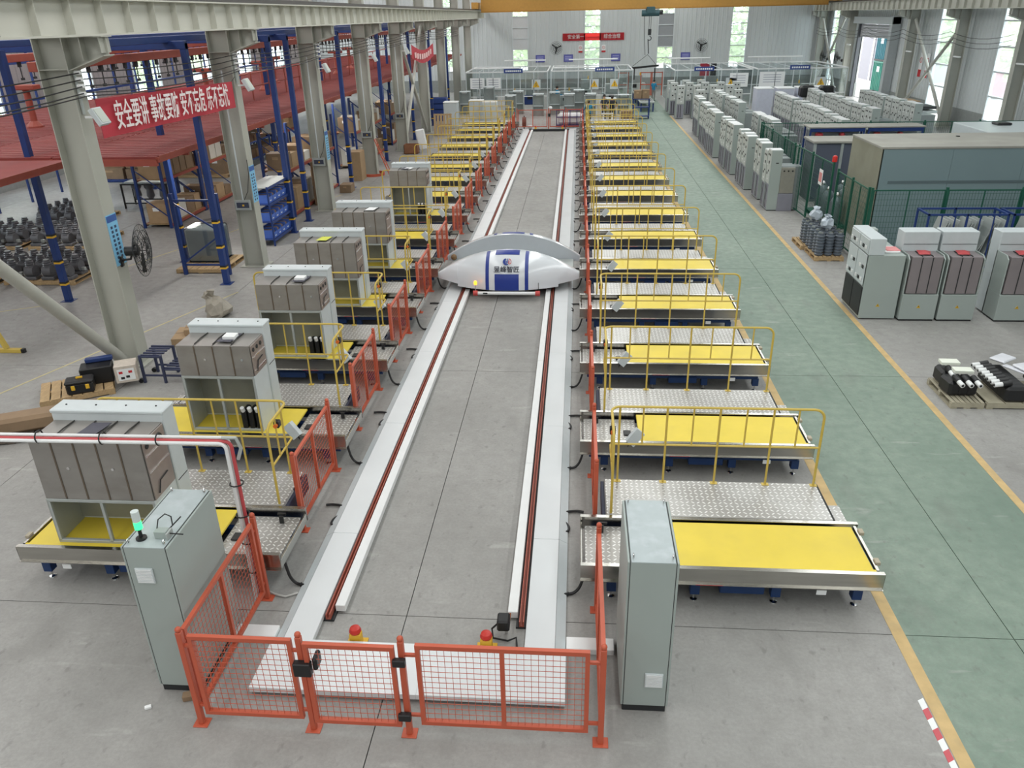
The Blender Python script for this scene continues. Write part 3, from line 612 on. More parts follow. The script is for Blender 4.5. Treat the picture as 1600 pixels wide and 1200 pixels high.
for s, x0, nm in SIDES:
    base = {}
    for k in range(NST):
        y = Y0 + PY * k; o = ORD[k]
        items = [('table', lambda l: make_table(s, l), 'yellow topped transfer table on the %s of the track, %s from the camera' % (nm, o), 'transfer tables beside the track'),
                 ('walk', lambda l: make_walk(s, l), 'aluminium tread walkway behind the %s transfer table on the %s' % (o, nm), 'tread walkways'),
                 ('rail', lambda l: make_rail(s, l), 'yellow railing on the %s tread walkway on the %s of the track' % (o, nm), 'yellow railings'),
                 ('c0', lambda l: make_cable(s, l, 0), 'short black cable from the %s table on the %s to the track' % (o, nm), 'power cables'),
                 ('c1', lambda l: make_cable(s, l, 1), 'looped black cable on the floor behind the %s table on the %s' % (o, nm), 'power cables')]
        for key, fn, lab, grp in items:
            if key not in base: base[key] = c = fn(lab); c['group'] = grp; c.location = (x0, y, 0)
            else: dup(base[key], lab, (x0, y, 0))
# ================================================================ switchgear on the left tables
def gas_unit(label, x0, x1, y, zb, n, papers, bushings, body=STEELD):
    """zb = underside of the steel tank, n = panels across"""
    t = T('switchgear_unit', label, 'switchgear', (x0, y, .61)); w = x1 - x0; D = .56; zt = 1.54; zb -= .61
    for i in range(n):
        a, b = w * i / n, w * (i + 1) / n
        ob('tank_panel', B().bbox(a + .004, .0, zb, b - .004, .03, zt, .004), body, t)
        ob('top_panel', B().bbox(a + .004, .02, zt - .02, b - .004, D, zt, .004), body, t)
        if i: 
            ob('seam_strip', B().bbox(a - .012, -.008, zb + .01, a + .012, .0, zt - .01, .003), M('seam_brown', (112, 100, 88), .5, .5), t)
            ob('top_strap', B().tube([(a, .05, zt + .012), (a, .3, zt + .02), (a + .01, D - .03, zt + .012)], .009, 6), M('strap_dark', (66, 64, 62), .5, .5), t)
            if i % 2: ob('plug', B().cyl((a + w / n / 2, -.012, zb + (zt - zb) * .55), (a + w / n / 2, 0, zb + (zt - zb) * .55), .02), CHROME, t)
    ob('tank_core', B().box(.005, .025, zb, w - .005, D, zt - .015), body, t)
    sp = ob('side_plate', B().bbox(w, .02, zb, w + .015, D - .02, zt - .01, .004), M('side_steel', (162, 152, 146), .38, .6, var=.06), t)
    for z in (zt - .22, zt - .45): ob('side_rib', B().bar((w + .02, .03, z), (w + .02, D - .03, z), .012, .014), CHROME, sp)
    for i in range(3): ob('side_socket', B().cyl((w + .012, .1 + .15 * i, zt - .1), (w + .025, .1 + .15 * i, zt - .1), .035), DARK, sp)
    ob('side_pipe', B().tube([(w + .025, .12, zb + .05), (w + .025, .2, zb + .2), (w + .025, .4, zb + .22)], .008), DARK, sp)
    # lower open frame
    for u in (.02, w * .5, w - .02): ob('frame_upright', B().bbox(u - .02, 0, .03, u + .02, .04, zb - .04, .003), GALV, t)
    for z in (.0, zb - .05): ob('frame_rail', B().bbox(0, 0, z, w, .05, z + .045, .004), GALV, t)
    ob('side_sheet', B().bbox(-.004, .0, 0, .008, D, zb, .002), GALV, t); ob('side_sheet', B().bbox(w - .008, .0, 0, w + .004, D, zb, .002), PALE, t)
    ob('rear_sheet', B().box(.0, D - .03, 0.05, w, D - .02, zb), M('back_sheet_grey', (148, 150, 140), .45, .3, var=.05), t)
    # front cabinet on the far side
    c = ob('front_cabinet', B().bbox(-.02, D, 0, w + .03, D + .3, 1.66, .012), PALE, t); ob('cabinet_seam', B().box(w + .03, D + .02, zb - .05, w + .034, D + .28, zb - .04), DARK, c)
    ob('hood', B().bbox(-.03, D - .01, 1.64, w + .04, D + .31, 1.69, .012), PALE, t)
    for i in range(4): ob('lifting_bolt', B().cyl((w * (.08 + .28 * i), D + .15, 1.69), (w * (.08 + .28 * i), D + .15, 1.7), .012), DARK, c)
    for q, m in papers:
        if q == 'box': ob('white_carton', B().bbox(w * .58, .2, zt, w * .58 + .2, .38, zt + .08, .006), PAPERW, t)
        else: ob('loose_sheet', B().add([(w * q, .12, zt + .03), (w * q + .25, .1, zt + .034), (w * q + .3, .46, zt + .03), (w * q + .06, .44, zt + .036), (w * q, .12, zt + .026), (w * q + .25, .1, zt + .03), (w * q + .3, .46, zt + .026), (w * q + .06, .44, zt + .032)], [(0, 1, 2, 3), (7, 6, 5, 4), (0, 4, 5, 1), (1, 5, 6, 2), (2, 6, 7, 3), (3, 7, 4, 0)]), m, t)
    if bushings:
        for i in range(3):
            bb = ob('cable_bushing', B().bbox(w - .36 + .12 * i, .02, .03, w - .27 + .12 * i, .3, .36, .02), BLACK, t); ob('white_plug', B().cyl((w - .315 + .12 * i, .06, .33), (w - .315 + .12 * i, .02, .43), .035), WHITE2, bb, smooth=True)
    return t
SGL = 'stainless switchgear tank with pale hood on the '
gas_unit(SGL + 'nearest left table, open frame', -6.76, -5.30, 7.92, 1.30, 5, [(.38, PAPERD)], False)
gas_unit(SGL + 'second left table, white box on top', -6.36, -5.14, 11.02, 1.62, 4, [(.52, PAPERD), ('box', 0)], True)
gas_unit(SGL + 'third left table, box and sheet', -6.25, -4.98, 14.12, 1.62, 4, [(.55, PAPERD), ('box', 0)], True)
gas_unit(SGL + 'fourth left table, lime sheet', -6.52, -5.07, 17.2, 1.30, 5, [(.35, M('lime_sheet', (206, 212, 80), .6))], False)
gas_unit(SGL + 'fifth left table, pale sheet', -6.52, -5.06, 20.28, 1.30, 5, [(.6, PAPERW)], False)
gas_unit(SGL + 'seventh left table, white paper on top', -6.33, -5.07, 26.4, 1.62, 4, [(.3, PAPERD), (.38, PAPERW)], True)
# ================================================================ control cabinets
def control(label, x0, y0, left):
    t = T('control_cabinet', label, 'control cabinet', (x0, y0, 0)); w, d, h = .5, 1.07, 2.0
    ob('plinth', B().bbox(.02, .02, 0, w - .02, d - .02, .1, .004), DARK, t)
    ob('cabinet_body', B().bbox(.03, 0, .1, w - .03, d, h - .012, .004), CAB, t)
    ob('roof_plate', B().bbox(.035, -.002, h - .012, w - .035, d, h, .004), CABTOP, t)
    for a, b in ((0, .024), (w - .024, w)): ob('side_door', B().bbox(a, .0, .1, b, d, h - .004, .006), CAB, t)
    for a in (.024, w - .03): ob('door_gasket', B().box(a, .004, .102, a + .006, d - .004, h - .006), BLACK, t)
    for a in (.06, w - .06):
        for b in (.06, d - .06):
            ob('lifting_eye', B().tube(arc((a, b, h + .03), .022, 0, 360, 10, (0, 1, 0), (0, 0, 1))[:-1], .006, 5, True), CHROME, t, smooth=True)
    z = 1.55 if left else .38; u = .1 if left else .24
    v = ob('vent_grille', B().bbox(u, -.02, z, u + .19, .0, z + .19, .004), PALE, t)
    for i in range(9): ob('vent_slat', B().bar((u + .012, -.022, z + .02 + i * .019), (u + .178, -.022, z + .02 + i * .019), .008, .009), WHITE2, v)
    return t
cb = control('grey control cabinet left of the near fence with green beacon on top', -4.58, 6.1, True)
control('tall grey control cabinet right of the near fence', .55, 6.12, False)
sl = T('signal_tower', 'small green lit signal beacon on the left control cabinet', 'beacon', (-4.42, 6.24, 2.0))
ob('beacon_base', B().lathe([(.055, 0), (.055, .02), (.02, .03), (.018, .1), (.035, .13)], n=14), BLACK, sl, smooth=True)
ob('green_light', B().cyl((0, 0, .13), (0, 0, .22), .04, n=14), M('green_glow', (60, 255, 140), .3, emit=1.6), sl, smooth=True); ob('clear_lens', B().cyl((0, 0, .22), (0, 0, .34), .04, n=14), M('clear_lens', (206, 216, 214), .2), sl, smooth=True)
an = T('antenna_box', 'small grey radio box with black antennas on the left control cabinet', 'radio box', (-4.22, 6.28, 2.0))
ob('box_body', B().bbox(-.06, -.04, 0, .07, .05, .09, .006), CAB, an); ob('antenna', B().cyl((.09, 0, .05), (.24, -.01, .05), .007), BLACK, an); ob('antenna', B().cyl((.05, .08, .05), (.13, .2, .12), .007), BLACK, an)
ob('bracket', B().bbox(.075, -.06, -.0, .095, .06, .08, .003), GALV, an); ob('loop_cable', B().tube([(-.05, .02, .08), (-.05, .08, .16), (0, .14, .19), (.06, .14, .16), (.08, .1, .08)], .007), BLACK, an, smooth=True)
# white and red cable pipes rising at the near left fence and running off to the left
pp = T('cable_pipe_run', 'white and red pipes rising by the left fence then crossing leftward overhead', 'pipes')
for i, (dx, dz, m, r) in enumerate(((0, 0, WHITE2, .024), (.07, .02, M('pipe_red', (190, 74, 78), .45), .022), (.03, .055, WHITE2, .02))):
    zt = 2.31 + dz; R = .08; xb = -4.08 + dx * .8; yb = 7.68 + .025 * i
    pts = [(xb, yb, .0), (xb, yb, zt - R)] + arc((xb - R, yb, zt - R), R, 0, 90, 5, (1, 0, 0), (0, 0, 1)) + [(-9.7, yb - .05, zt)]
    ob('pipe', B().tube(pts, r, 10), m, pp, smooth=True)
for x in (-4.9, -5.6, -6.4, -7.2): ob('pipe_strap', B().tube(arc((x, 7.70, 2.345), .075, 0, 360, 12, (0, 1, 0), (0, 0, 1))[:-1], .009, 5, True), BLACK, pp)
for z in (.45, .9, 1.3, 1.75): ob('pipe_strap', B().tube(arc((-4.05, 7.70, z), .08, 0, 360, 12, (0, 1, 0), (1, 0, 0))[:-1], .009, 5, True), BLACK, pp)
ob('grey_flex', B().tube([(-4.12, 7.7, 2.38), (-3.96, 7.72, 2.37), (-3.92, 7.72, 2.23), (-3.98, 7.72, 2.08)], .022, 8), GALV, pp, smooth=True)
ob('floor_hose', B().tube([(-4.06, 7.68, .02), (-3.97, 7.8, .02), (-3.86, 7.74, .02), (-3.7, 7.7, .02), (-3.56, 7.78, .02)], .014, 6), M('grey_hose', (190, 190, 186), .5), pp, smooth=True)
# ================================================================ shuttle vehicle
VX, VH, RY = -1.79, 1.93, 20.3
def shell_pt(u, v, off=0.):
    """u across -1..1, v 0 (bottom front) .. 1 (ridge)"""
    a = abs(u); zt = .50 + .63 * (1 - a ** 2.1); yf = 19.5 + .72 * a ** 1.8
    zb = .24 if a < .70 else .31 + (a - .70) * .18
    t = v * math.pi / 2; y = RY - (RY - yf) * math.cos(t) ** .75; z = zb + (zt - zb) * math.sin(t) ** .92
    return Vector((VX + u * VH, y - off, z + off))
def shell_mesh(rear):
    b = B(); us = [-1 + i / 30 for i in range(61)]; us = sorted(set(us + [-.7001, -.6999, .6999, .7001])); nv = 14; n = nv + 3; vs = []
    for u in us:
        col = [shell_pt(u, j / nv) for j in range(nv + 1)]; top = col[-1]
        col += [Vector((top.x, RY + .08, top.z - .004)), Vector((top.x, RY + .08, col[0].z))]
        vs += col
    if rear: vs = [Vector((v.x, 42.3 - v.y, v.z)) for v in vs]
    fs = []
    for i in range(len(us) - 1):
        for j in range(n): fs.append((i * n + j, (i + 1) * n + j, (i + 1) * n + (j + 1) % n, i * n + (j + 1) % n))
    fs += [tuple(range(n)), tuple(range((len(us) - 1) * n, len(us) * n))]
    return b.add(vs, fs)
def decal(u0, u1, v0, v1, rear=False, off=.005, nu=8, nv=10):
    b = B(); vs = []
    for i in range(nu + 1):
        for j in range(nv + 1):
            p = shell_pt(u0 + (u1 - u0) * i / nu, v0 + (v1 - v0) * j / nv, off); vs.append(Vector((p.x, 42.3 - p.y, p.z)) if rear else p)
    b.add(vs, [(i * (nv + 1) + j, (i + 1) * (nv + 1) + j, (i + 1) * (nv + 1) + j + 1, i * (nv + 1) + j + 1) for i in range(nu) for j in range(nv)])
    return b
vt = T('shuttle_vehicle', 'white and blue streamlined rail shuttle straddling the track', 'shuttle')
for rear in (False, True):
    sh = ob('rear_shell' if rear else 'front_shell', shell_mesh(rear), SHELL, vt, smooth=True)
    for u in (-.27, .27): ob('blue_stripe', decal(u - .024, u + .024, .0, 1, rear), NAVY, sh, smooth=True)
    ob('blue_block', decal(-.165, .165, .0, .30, rear), NAVY, sh, smooth=True); ob('blue_block', decal(-.165, .165, .80, 1, rear), NAVY, sh, smooth=True)
# inner bulkheads: flat walls facing the load bay
for yy, nm in ((RY + .085, 0), (42.3 - RY - .095, 1)):
    us = [-1 + i / 24 for i in range(49)]; poly = [(VX + u * VH * .99, shell_pt(u, 1).z - .012) for u in us] + [(VX + VH * .99, .35), (VX - VH * .99, .35)]
    ob('bulkhead', B().prism(poly, yy, yy + .01), SHELLIN, vt)
lo = frame3((0, 0, 0), (1, 0, 0), (0, 0, 1))
def on_shell(v, off=.012):
    p = shell_pt(0, v, off); q = shell_pt(0, v + .02, off); return frame3(p, (1, 0, 0), q - p)
fs_ = [c for c in vt.children if c.name.startswith('front_shell')][0]
text('lettering', '昱峰智匠', .175, M('letter_dark', (38, 40, 58), .5), fs_, on_shell(.385, .016), .98, ext=.003, bold=.002)
lg = on_shell(.575, .014)
def logo(name, a0, a1, r0, r1, mat, dx=0):
    pts = [(dx + r1 * math.cos(math.radians(a0 + (a1 - a0) * i / 12)), r1 * math.sin(math.radians(a0 + (a1 - a0) * i / 12))) for i in range(13)]
    pts += [(dx + .02 + r0 * math.cos(math.radians(a1 - (a1 - a0) * i / 12)), r0 * math.sin(math.radians(a1 - (a1 - a0) * i / 12))) for i in range(13)]
    b = B(); b.prism(pts, 0, .004, 'Z'); b.xf(lg); ob(name, b, mat, fs_)
LB, LR = M('logo_blue', (30, 58, 140), .4), M('logo_red', (196, 50, 56), .4)
logo('logo_arc', 110, 290, .075, .105, LB); logo('logo_arc', -60, 75, .07, .1, LR, .02)
for x, a, b, m in ((-.045, -.05, .05, LB), (-.012, -.085, .02, LB), (.025, -.03, .085, LB), (.055, -.06, .03, LR)): ob('logo_bar', B().prism([(x - .011, a), (x + .009, a - .01), (x + .011, b), (x - .009, b + .012)], 0, .004, 'Z').xf(lg), m, fs_)
ch = ob('chassis', B().bbox(VX - 1.2, 20.02, .16, VX + 1.2, 22.3, .34, .02), M('chassis_navy', (26, 38, 62), .6), vt)
ob('load_deck', B().bbox(VX - 1.75, 20.42, .34, VX + 1.75, 21.88, .42, .02), GALV, vt)
for x in (VX - 1.1, VX + 1.1):
    for y in (20.1, 22.2): ob('drive_wheel', B().cyl((x - .06, y, .13), (x + .06, y, .13), .13, n=16), BLACK, vt, smooth=True)
bu = ob('bumper_bar', B().cyl((VX - .78, 19.42, .2), (VX + .78, 19.42, .2), .045, n=12), WHITE2, vt, smooth=True)
for x in (-.82, .82): ob('bumper_cap', B().cyl((VX + x - .06, 19.42, .2), (VX + x + .06, 19.42, .2), .07, n=12), M('cap_red', (190, 70, 66), .45), bu, smooth=True)
for x in (-.5, .5): ob('bumper_arm', B().bar((VX + x, 19.42, .2), (VX + x, 19.8, .24), .04), DARK, bu)
ob('bumper_sensor', B().bbox(VX - .62, 19.37, .19, VX - .5, 19.4, .225, .005), BLACK, bu)
be = ob('beacon_post', B().cyl((VX - .82, 19.46, .25), (VX - .82, 19.46, .42), .012), GALV, vt); ob('beacon', B().lathe([(.035, 0), (.045, .03), (.042, .08), (.015, .11)], (VX - .82, 19.46, .42), 14), M('amber_glow', (255, 150, 40), .3, emit=3.5), be, smooth=True)
ob('whip_antenna', B().cyl((VX + .84, 19.46, .25), (VX + .84, 19.46, .48), .008), BLACK, vt)
ob('cable_roll', B().ball((VX - 1.72, 21.75, .5), .09, 10, 6), M('brown_reel', (120, 92, 60), .6), vt, smooth=True)
# ================================================================ mezzanine and blue frames in the left bay
DZ = 3.83
mz = T('mezzanine', 'orange red steel mezzanine deck on blue posts behind the left columns', 'mezzanine')
xs = [-10.35, -13.1, -15.9, -18.7, -21.5]
ygr = [19.0 + 2.75 * k for k in range(20)]
dm = {}
for i in range(4):
    for y in ygr:
        key = i
        if key not in dm:
            b = B().box(xs[i + 1] + .02, .02, -.06, xs[i] - .02, 2.73, 0)
            for j in range(9): b.box(xs[i + 1] + .02, .15 + .3 * j, 0, xs[i] - .02, .19 + .3 * j, .012)
            dm[key] = b.mesh('deck_panel')
        ob('deck_panel', dm[key], DECK, mz, (0, y, DZ))
for i in range(2): ob('deck_panel', B().box(-15.9 + 1.75 * i, 15.2, DZ - .06, -14.2 + 1.75 * i, 18.6, DZ), DECK, mz)
for x, z in ((-12.4, 0), (-10.33, 0), (-13.1, -.02), (-15.9, -.02), (-18.7, -.02)):
    y0, y1 = (15.2, 18.6) if x == -12.4 else (19.0, 74)
    ob('edge_beam', B().box(x - .04, y0, DZ - .14 + z, x + .04, y1, DZ - .02 + z), ORANGE2, mz)
    if not z: ob('edge_lip', B().box(x + .04, y0, DZ - .06, x + .06, y1, DZ + .02), ORANGE2, mz)
for y in [19.0] + [20.7 + 2.75 * k for k in range(19)]: ob('cross_beam', B().box(-21.5, y - .04, DZ - .22, -10.35, y + .04, DZ - .06), ORANGE2, mz)
ob('cross_beam', B().box(-15.9, 15.16, DZ - .2, -12.36, 15.24, DZ), ORANGE2, mz)
PYs = [20.75, 26.6, 28.3, 34.5, 41.5, 46.4, 49.2, 56, 63.5]
def blue_post(x, y, h, s=.08):
    p = ob('blue_post', B().bbox(x - s, y - s, .012, x + s, y + s, h, .008), POSTB, mz); ob('base_plate', B().bbox(x - .16, y - .16, 0, x + .16, y + .16, .012, .003), POSTB, p)
    for z in (.45, 1.05, 1.75): ob('hazard_band', B().box(x - s - .004, y - s - .004, z, x + s + .004, y + s + .004, z + .05), HAZY, p); ob('hazard_band', B().box(x - s - .004, y - s - .004, z + .05, x + s + .004, y + s + .004, z + .1), BLACK, p)
for y in PYs: blue_post(-9.98, y, 6.35)
for y in (19.2, 23.0, 28.8, 36, 44, 52, 60): blue_post(-13.8 if y != 23.0 else -12.25, y, 6.3)
for y in (19.6, 30.5, 34.5, 46): blue_post(-19.2, y, 6.3)
for y in PYs: ob('top_beam', B().bbox(-21.5, y - .09, 6.2, -9.9, y + .09, 6.4, .01), POSTB, mz)
for x in (-10.4, -13.8): ob('long_beam', B().bbox(x - .09, 17.6, 6.36, x + .09, 68, 6.52, .01), POSTB, mz)
for i, (x, y) in enumerate([(-11.4, 23.5), (-16.5, 23.5), (-12.2, 31.5), (-16.5, 31.5), (-12.2, 38.5), (-16.5, 41), (-12.2, 48)]):  # added unseen fill lamps that brighten the floor below the deck
    t = T('added_fill_lamp', 'added fill lamp under the mezzanine deck, %s counted from the camera' % ORD[i], 'lamp', (x, y, DZ - .3), 0, 'added fill lamps under the mezzanine')
    ob('fill_lamp_tray', B().bbox(-.1, -1.25, .0, .1, 1.25, .08, .01), WHITE2, t); ob('fill_lamp_tube', B().cyl((0, -1.2, -.03), (0, 1.2, -.03), .02, n=8), M('fill_tube_glow', (255, 252, 244), .4, emit=4), t)
    la = bpy.data.lights.new('fill_light', 'AREA'); la.shape = 'RECTANGLE'; la.size = .16; la.size_y = 2.4; la.energy = 80; la.color = (1, .97, .92)
    lo_ = bpy.data.objects.new('fill_light', la); COL.objects.link(lo_); lo_.parent = t; lo_.location = (0, 0, -.06)
sg = T('mezzanine_screen', 'tall blue bar screen along the back of the mezzanine by the windows', 'screen', (-23.2, 0, 0))
for k in range(24): ob('screen_bar', B().bbox(-.04, 17 + 2.1 * k, 0, .04, 17.08 + 2.1 * k, 7.6, .005), POSTB, sg)
for z in (DZ + .1, 5.4, 7.5): ob('screen_rail', B().bbox(-.05, 17, z, .05, 66, z + .1, .005), POSTB, sg)
cv = T('overhead_conveyor', 'orange overhead conveyor rail with dark hanging chain hooks under the blue frame', 'conveyor')
for x in (-11.6, -15.6): ob('conveyor_rail', B().bbox(x - .1, 17.0, 5.92, x + .1, 68, 6.12, .01), ORANGE2, cv)
hk = B().box(-.03, -.05, 5.78, .03, .05, 5.92).cyl((0, 0, 5.5), (0, 0, 5.8), .015, n=5).box(-.02, -.06, 5.44, .02, .06, 5.5).mesh('chain_hook')
for x in (-11.6, -15.6):
    for k in range(90): ob('chain_hook', hk, DARK, cv, (x, 17.4 + .55 * k, 0))
def pedestal(label, loc, h=1.3):
    t = T('steel_pedestal', label, 'pedestal', loc, 0, 'orange pedestals on the mezzanine'); ob('base_flange', B().lathe([(.26, 0), (.26, .05), (.12, .2)], n=10), ORANGE2, t); ob('stem', B().cyl((0, 0, .15), (0, 0, h - .15), .11, n=10), ORANGE2, t, smooth=True); ob('head_plate', B().bbox(-.4, -.2, h - .15, .4, .2, h, .02), ORANGE2, t)
for i, (x, y) in enumerate([(-17.6, 25.2), (-16.7, 25.6), (-15.2, 33), (-14.4, 33.5), (-14.9, 38.5), (-16, 43), (-14.5, 49.5), (-15.2, 55)]):
    pedestal('%s orange steel pedestal on the mezzanine counted from the camera' % ORD[i], (x, y, DZ))
for i, (y0, y1) in enumerate([(24, 33), (33.3, 44), (44.3, 58)]):
    t = T('deck_railing', '%s orange pipe railing on the mezzanine from the camera' % ORD[i], 'railing', (0, 0, DZ))
    ob('top_pipe', B().cyl((-13.4, y0, 1.05), (-13.4, y1, 1.05), .03), ORANGE2, t); ob('mid_pipe', B().cyl((-13.4, y0, .55), (-13.4, y1, .55), .025), ORANGE2, t)
    for k in range(int((y1 - y0) / 2) + 1): ob('pipe_post', B().cyl((-13.4, y0 + 2 * k, 0), (-13.4, y0 + 2 * k, 1.05), .028), ORANGE2, t)
# ================================================================ things fixed to the columns
def banner(label, p, q, z0, z1, txt, size, sx, dz=0):
    """cloth banner between two points, bottom and top heights (left, right)"""
    t = T('slogan_banner', label, 'banner'); p, q = Vector((*p, 0)), Vector((*q, 0)); d = q - p; n = 24; b = B(); vs = []
    for i in range(n + 1):
        u = i / n; c = p + d * u; sag = math.sin(u * math.pi) * dz
        w = .02 * math.sin(u * 23) + .015 * math.sin(u * 51)
        nn = Vector((-d.y, d.x, 0)).normalized()
        for side in (0, .006): vs += [c + nn * (w + side) + Vector((0, 0, z0[0] + (z0[1] - z0[0]) * u - sag)), c + nn * (w * .5 + side) + Vector((0, 0, z1[0] + (z1[1] - z1[0]) * u - sag))]
    fs = []
    for i in range(n):
        a, c = i * 4, i * 4 + 4; fs += [(a, c, c + 1, a + 1), (a + 2, a + 3, c + 3, c + 2), (a, a + 2, c + 2, c), (a + 1, c + 1, c + 3, a + 3)]
    cl_ = ob('banner_cloth', b.add(vs, fs), BANNER, t, smooth=True)
    mid = (p + q) / 2; zc = (z0[0] + z0[1] + z1[0] + z1[1]) / 4 - dz * .7; up = Vector((0, 0, 1)); slope = ((z0[1] - z0[0]) + (z1[1] - z1[0])) / 2
    nrm = Vector((d.y, -d.x, 0)).normalized()
    if txt: text('lettering', txt, size, BTEXT, t, frame3(mid + nrm * .06 + Vector((0, 0, zc - .02)), d + up * slope, up), sx, ext=.004, bold=.006)
    for e, za, zb in ((p, z0[0], z1[0]), (q, z0[1], z1[1])): ob('tie_cord', B().cyl(e + up * zb, e - d.normalized() * (.25 if e is p else -.25) + up * (zb + .1), .008, n=5), DARK, t)
    return t
banner('large red slogan banner with white characters between the first two left columns', (-9.45, 15.5), (-9.45, 22.1), (4.74, 4.66), (5.48, 5.33), '安全要讲 事故要防 安不忘危 乐不忘忧', .60, .56)
banner('small sagging red banner at the far crossed braces', (-9.4, 47.2), (-9.4, 54.4), (4.75, 4.55), (5.45, 5.3), None, .5, .9, .35)
b2_ = [o for o in bpy.data.objects if o.name.startswith('slogan_banner')][-1]
for i in range(8): ob('printed_stroke', B().bbox(-9.38, 47.9 + .72 * i, 4.78 - .25 * math.sin((i + 1) / 9 * math.pi), -9.36, 48.4 + .72 * i, 5.08 - .25 * math.sin((i + 1) / 9 * math.pi), .01), M('faded_print', (232, 190, 190), .7), b2_)
bb = T('slogan_banner', 'long red slogan banner high on the back wall across a window', 'banner', (0, 81.93, 0))
ob('banner_cloth', B().add([(-1.5, -.01, 4.5), (4.35, -.01, 4.5), (4.35, -.01, 5.12), (-1.5, -.01, 5.12)], [(0, 1, 2, 3)]), BANNERT, bb)
for z in (4.5, 5.12): ob('banner_hem', B().box(-1.5, -.014, z - .02, 4.35, -.006, z + .02), BANNER, bb)
for cx, tx in ((-.25, '安全第一'), (3.2, '综合治理')): text('lettering', tx, .42, BTEXT, bb, frame3((cx, -.03, 4.81), (1, 0, 0), (0, 0, 1)), .95, ext=.004)
def flood(label, loc):
    t = T('flood_light', label, 'flood light', loc); ob('mount_arm', B().bar((-.3, 0, -.05), (.02, 0, -.05), .04), WHITE2, t)
    ob('lamp_housing', B().bbox(-.08, -.16, -.2, .02, .16, .14, .01).xf(Matrix.Rotation(-.5, 4, 'Y')), PALE, t); ob('lens', B().box(.022, -.13, -.17, .03, .13, .11).xf(Matrix.Rotation(-.5, 4, 'Y')), M('lens_grey', (190, 198, 190), .25), t)
for k in range(1, 6): flood('white flood light on the %s left column from the camera' % ORD[k - 1], (-9.15, CY[k] - .1, 5.25))
def jbox(k):
    t = T('junction_box', 'grey meter box and conduit on the %s left column from the camera' % ORD[k - 1], 'meter box', (-9.8, CY[k] - .22, 0))
    ob('meter_case', B().bbox(-.25, -.06, 1.75, .22, .0, 2.05, .01), GALV, t); ob('meter_window', B().box(-.2, -.065, 1.82, .17, -.058, 1.98), M('meter_dark', (60, 66, 84), .3), t); ob('warning_mark', B().box(-.03, -.07, 1.87, .03, -.064, 1.92), HAZY, t)
    ob('conduit', B().tube([(0, -.03, 2.05), (0, -.03, 5.6)], .022, 8), PALE, t, smooth=True); ob('loose_wire', B().tube([(.05, -.04, 2.05), (.2, -.05, 2.3), (.3, -.02, 2.8), (.3, .0, 3.2)], .01, 5), BLACK, t)
for k in range(2, 6): jbox(k)
def wire(label, z, x=-9.35):
    b = B(); pts = []
    for k in range(0, 8):
        a, c = CY[k], CY[k + 1]
        for j in range(6): u = j / 6; pts.append((x, a + (c - a) * u, z - .13 * 4 * u * (1 - u) * (.8 + .2 * math.sin(z * 9 + k))))
    return one('strung_wire', b.tube(pts, .012, 5), RUBBER, label, 'wire', 'wires strung along the left columns', smooth=True)
for i, z in enumerate((6.0, 5.88, 5.76, 5.64, 5.58)): wire('%s black wire from the top strung along the left columns' % ORD[i], z)
for k in range(1, 8):
    t = T('insulator_rack', 'small wire insulator rack on the %s left column from the camera' % ORD[k - 1], 'insulator rack', (-9.42, CY[k] - .1, 0))
    ob('rack_strip', B().bbox(-.06, -.03, 5.25, -.02, .03, 6.0, .005), GALV, t)
    for z in (6.0, 5.88, 5.76, 5.62): ob('spool', B().cyl((-.03, 0, z), (.09, 0, z), .04, n=8), PAPERW, t)
for i, z in enumerate((5.4, 5.15, 4.9)):
    pts = []
    for k in range(5):
        a = 45 + 7.45 * k
        for j in range(6): u = j / 6; pts.append((22.0, a + 7.45 * u, z - 1.2 * u * (1 - u)))
    one('strung_wire', B().tube(pts, .014, 5), RUBBER, '%s dark wire from the top strung along the right wall columns' % ORD[i], 'wire', 'wires along the right wall', smooth=True)
SIGNB = M('sign_light_blue', (128, 190, 226), .5)
for k in (1, 2, 3):
    t = T('column_sign', 'light blue notice strip with dark characters on the %s left column' % ORD[k - 1], 'sign', (-9.495, CY[k], 0))
    ob('sign_board', B().box(0, -.19, 1.95 if k > 1 else 2.25, .006, .19, 3.0 if k > 1 else 3.3), SIGNB, t); ob('sign_header', B().box(.007, -.18, 2.85 if k > 1 else 3.15, .009, .18, 2.98 if k > 1 else 3.28), M('sign_navy', (52, 92, 160), .5), t)
    z0 = 2.0 if k > 1 else 2.3; z1 = 2.8 if k > 1 else 3.1
    for c in (-.07, .07):
        for j in range(9): ob('printed_character', B().box(.007, c - .035, z0 + (z1 - z0) * j / 9, .009, c + .035, z0 + (z1 - z0) * (j + .6) / 9), M('print_dark', (50, 66, 96), .6), t)
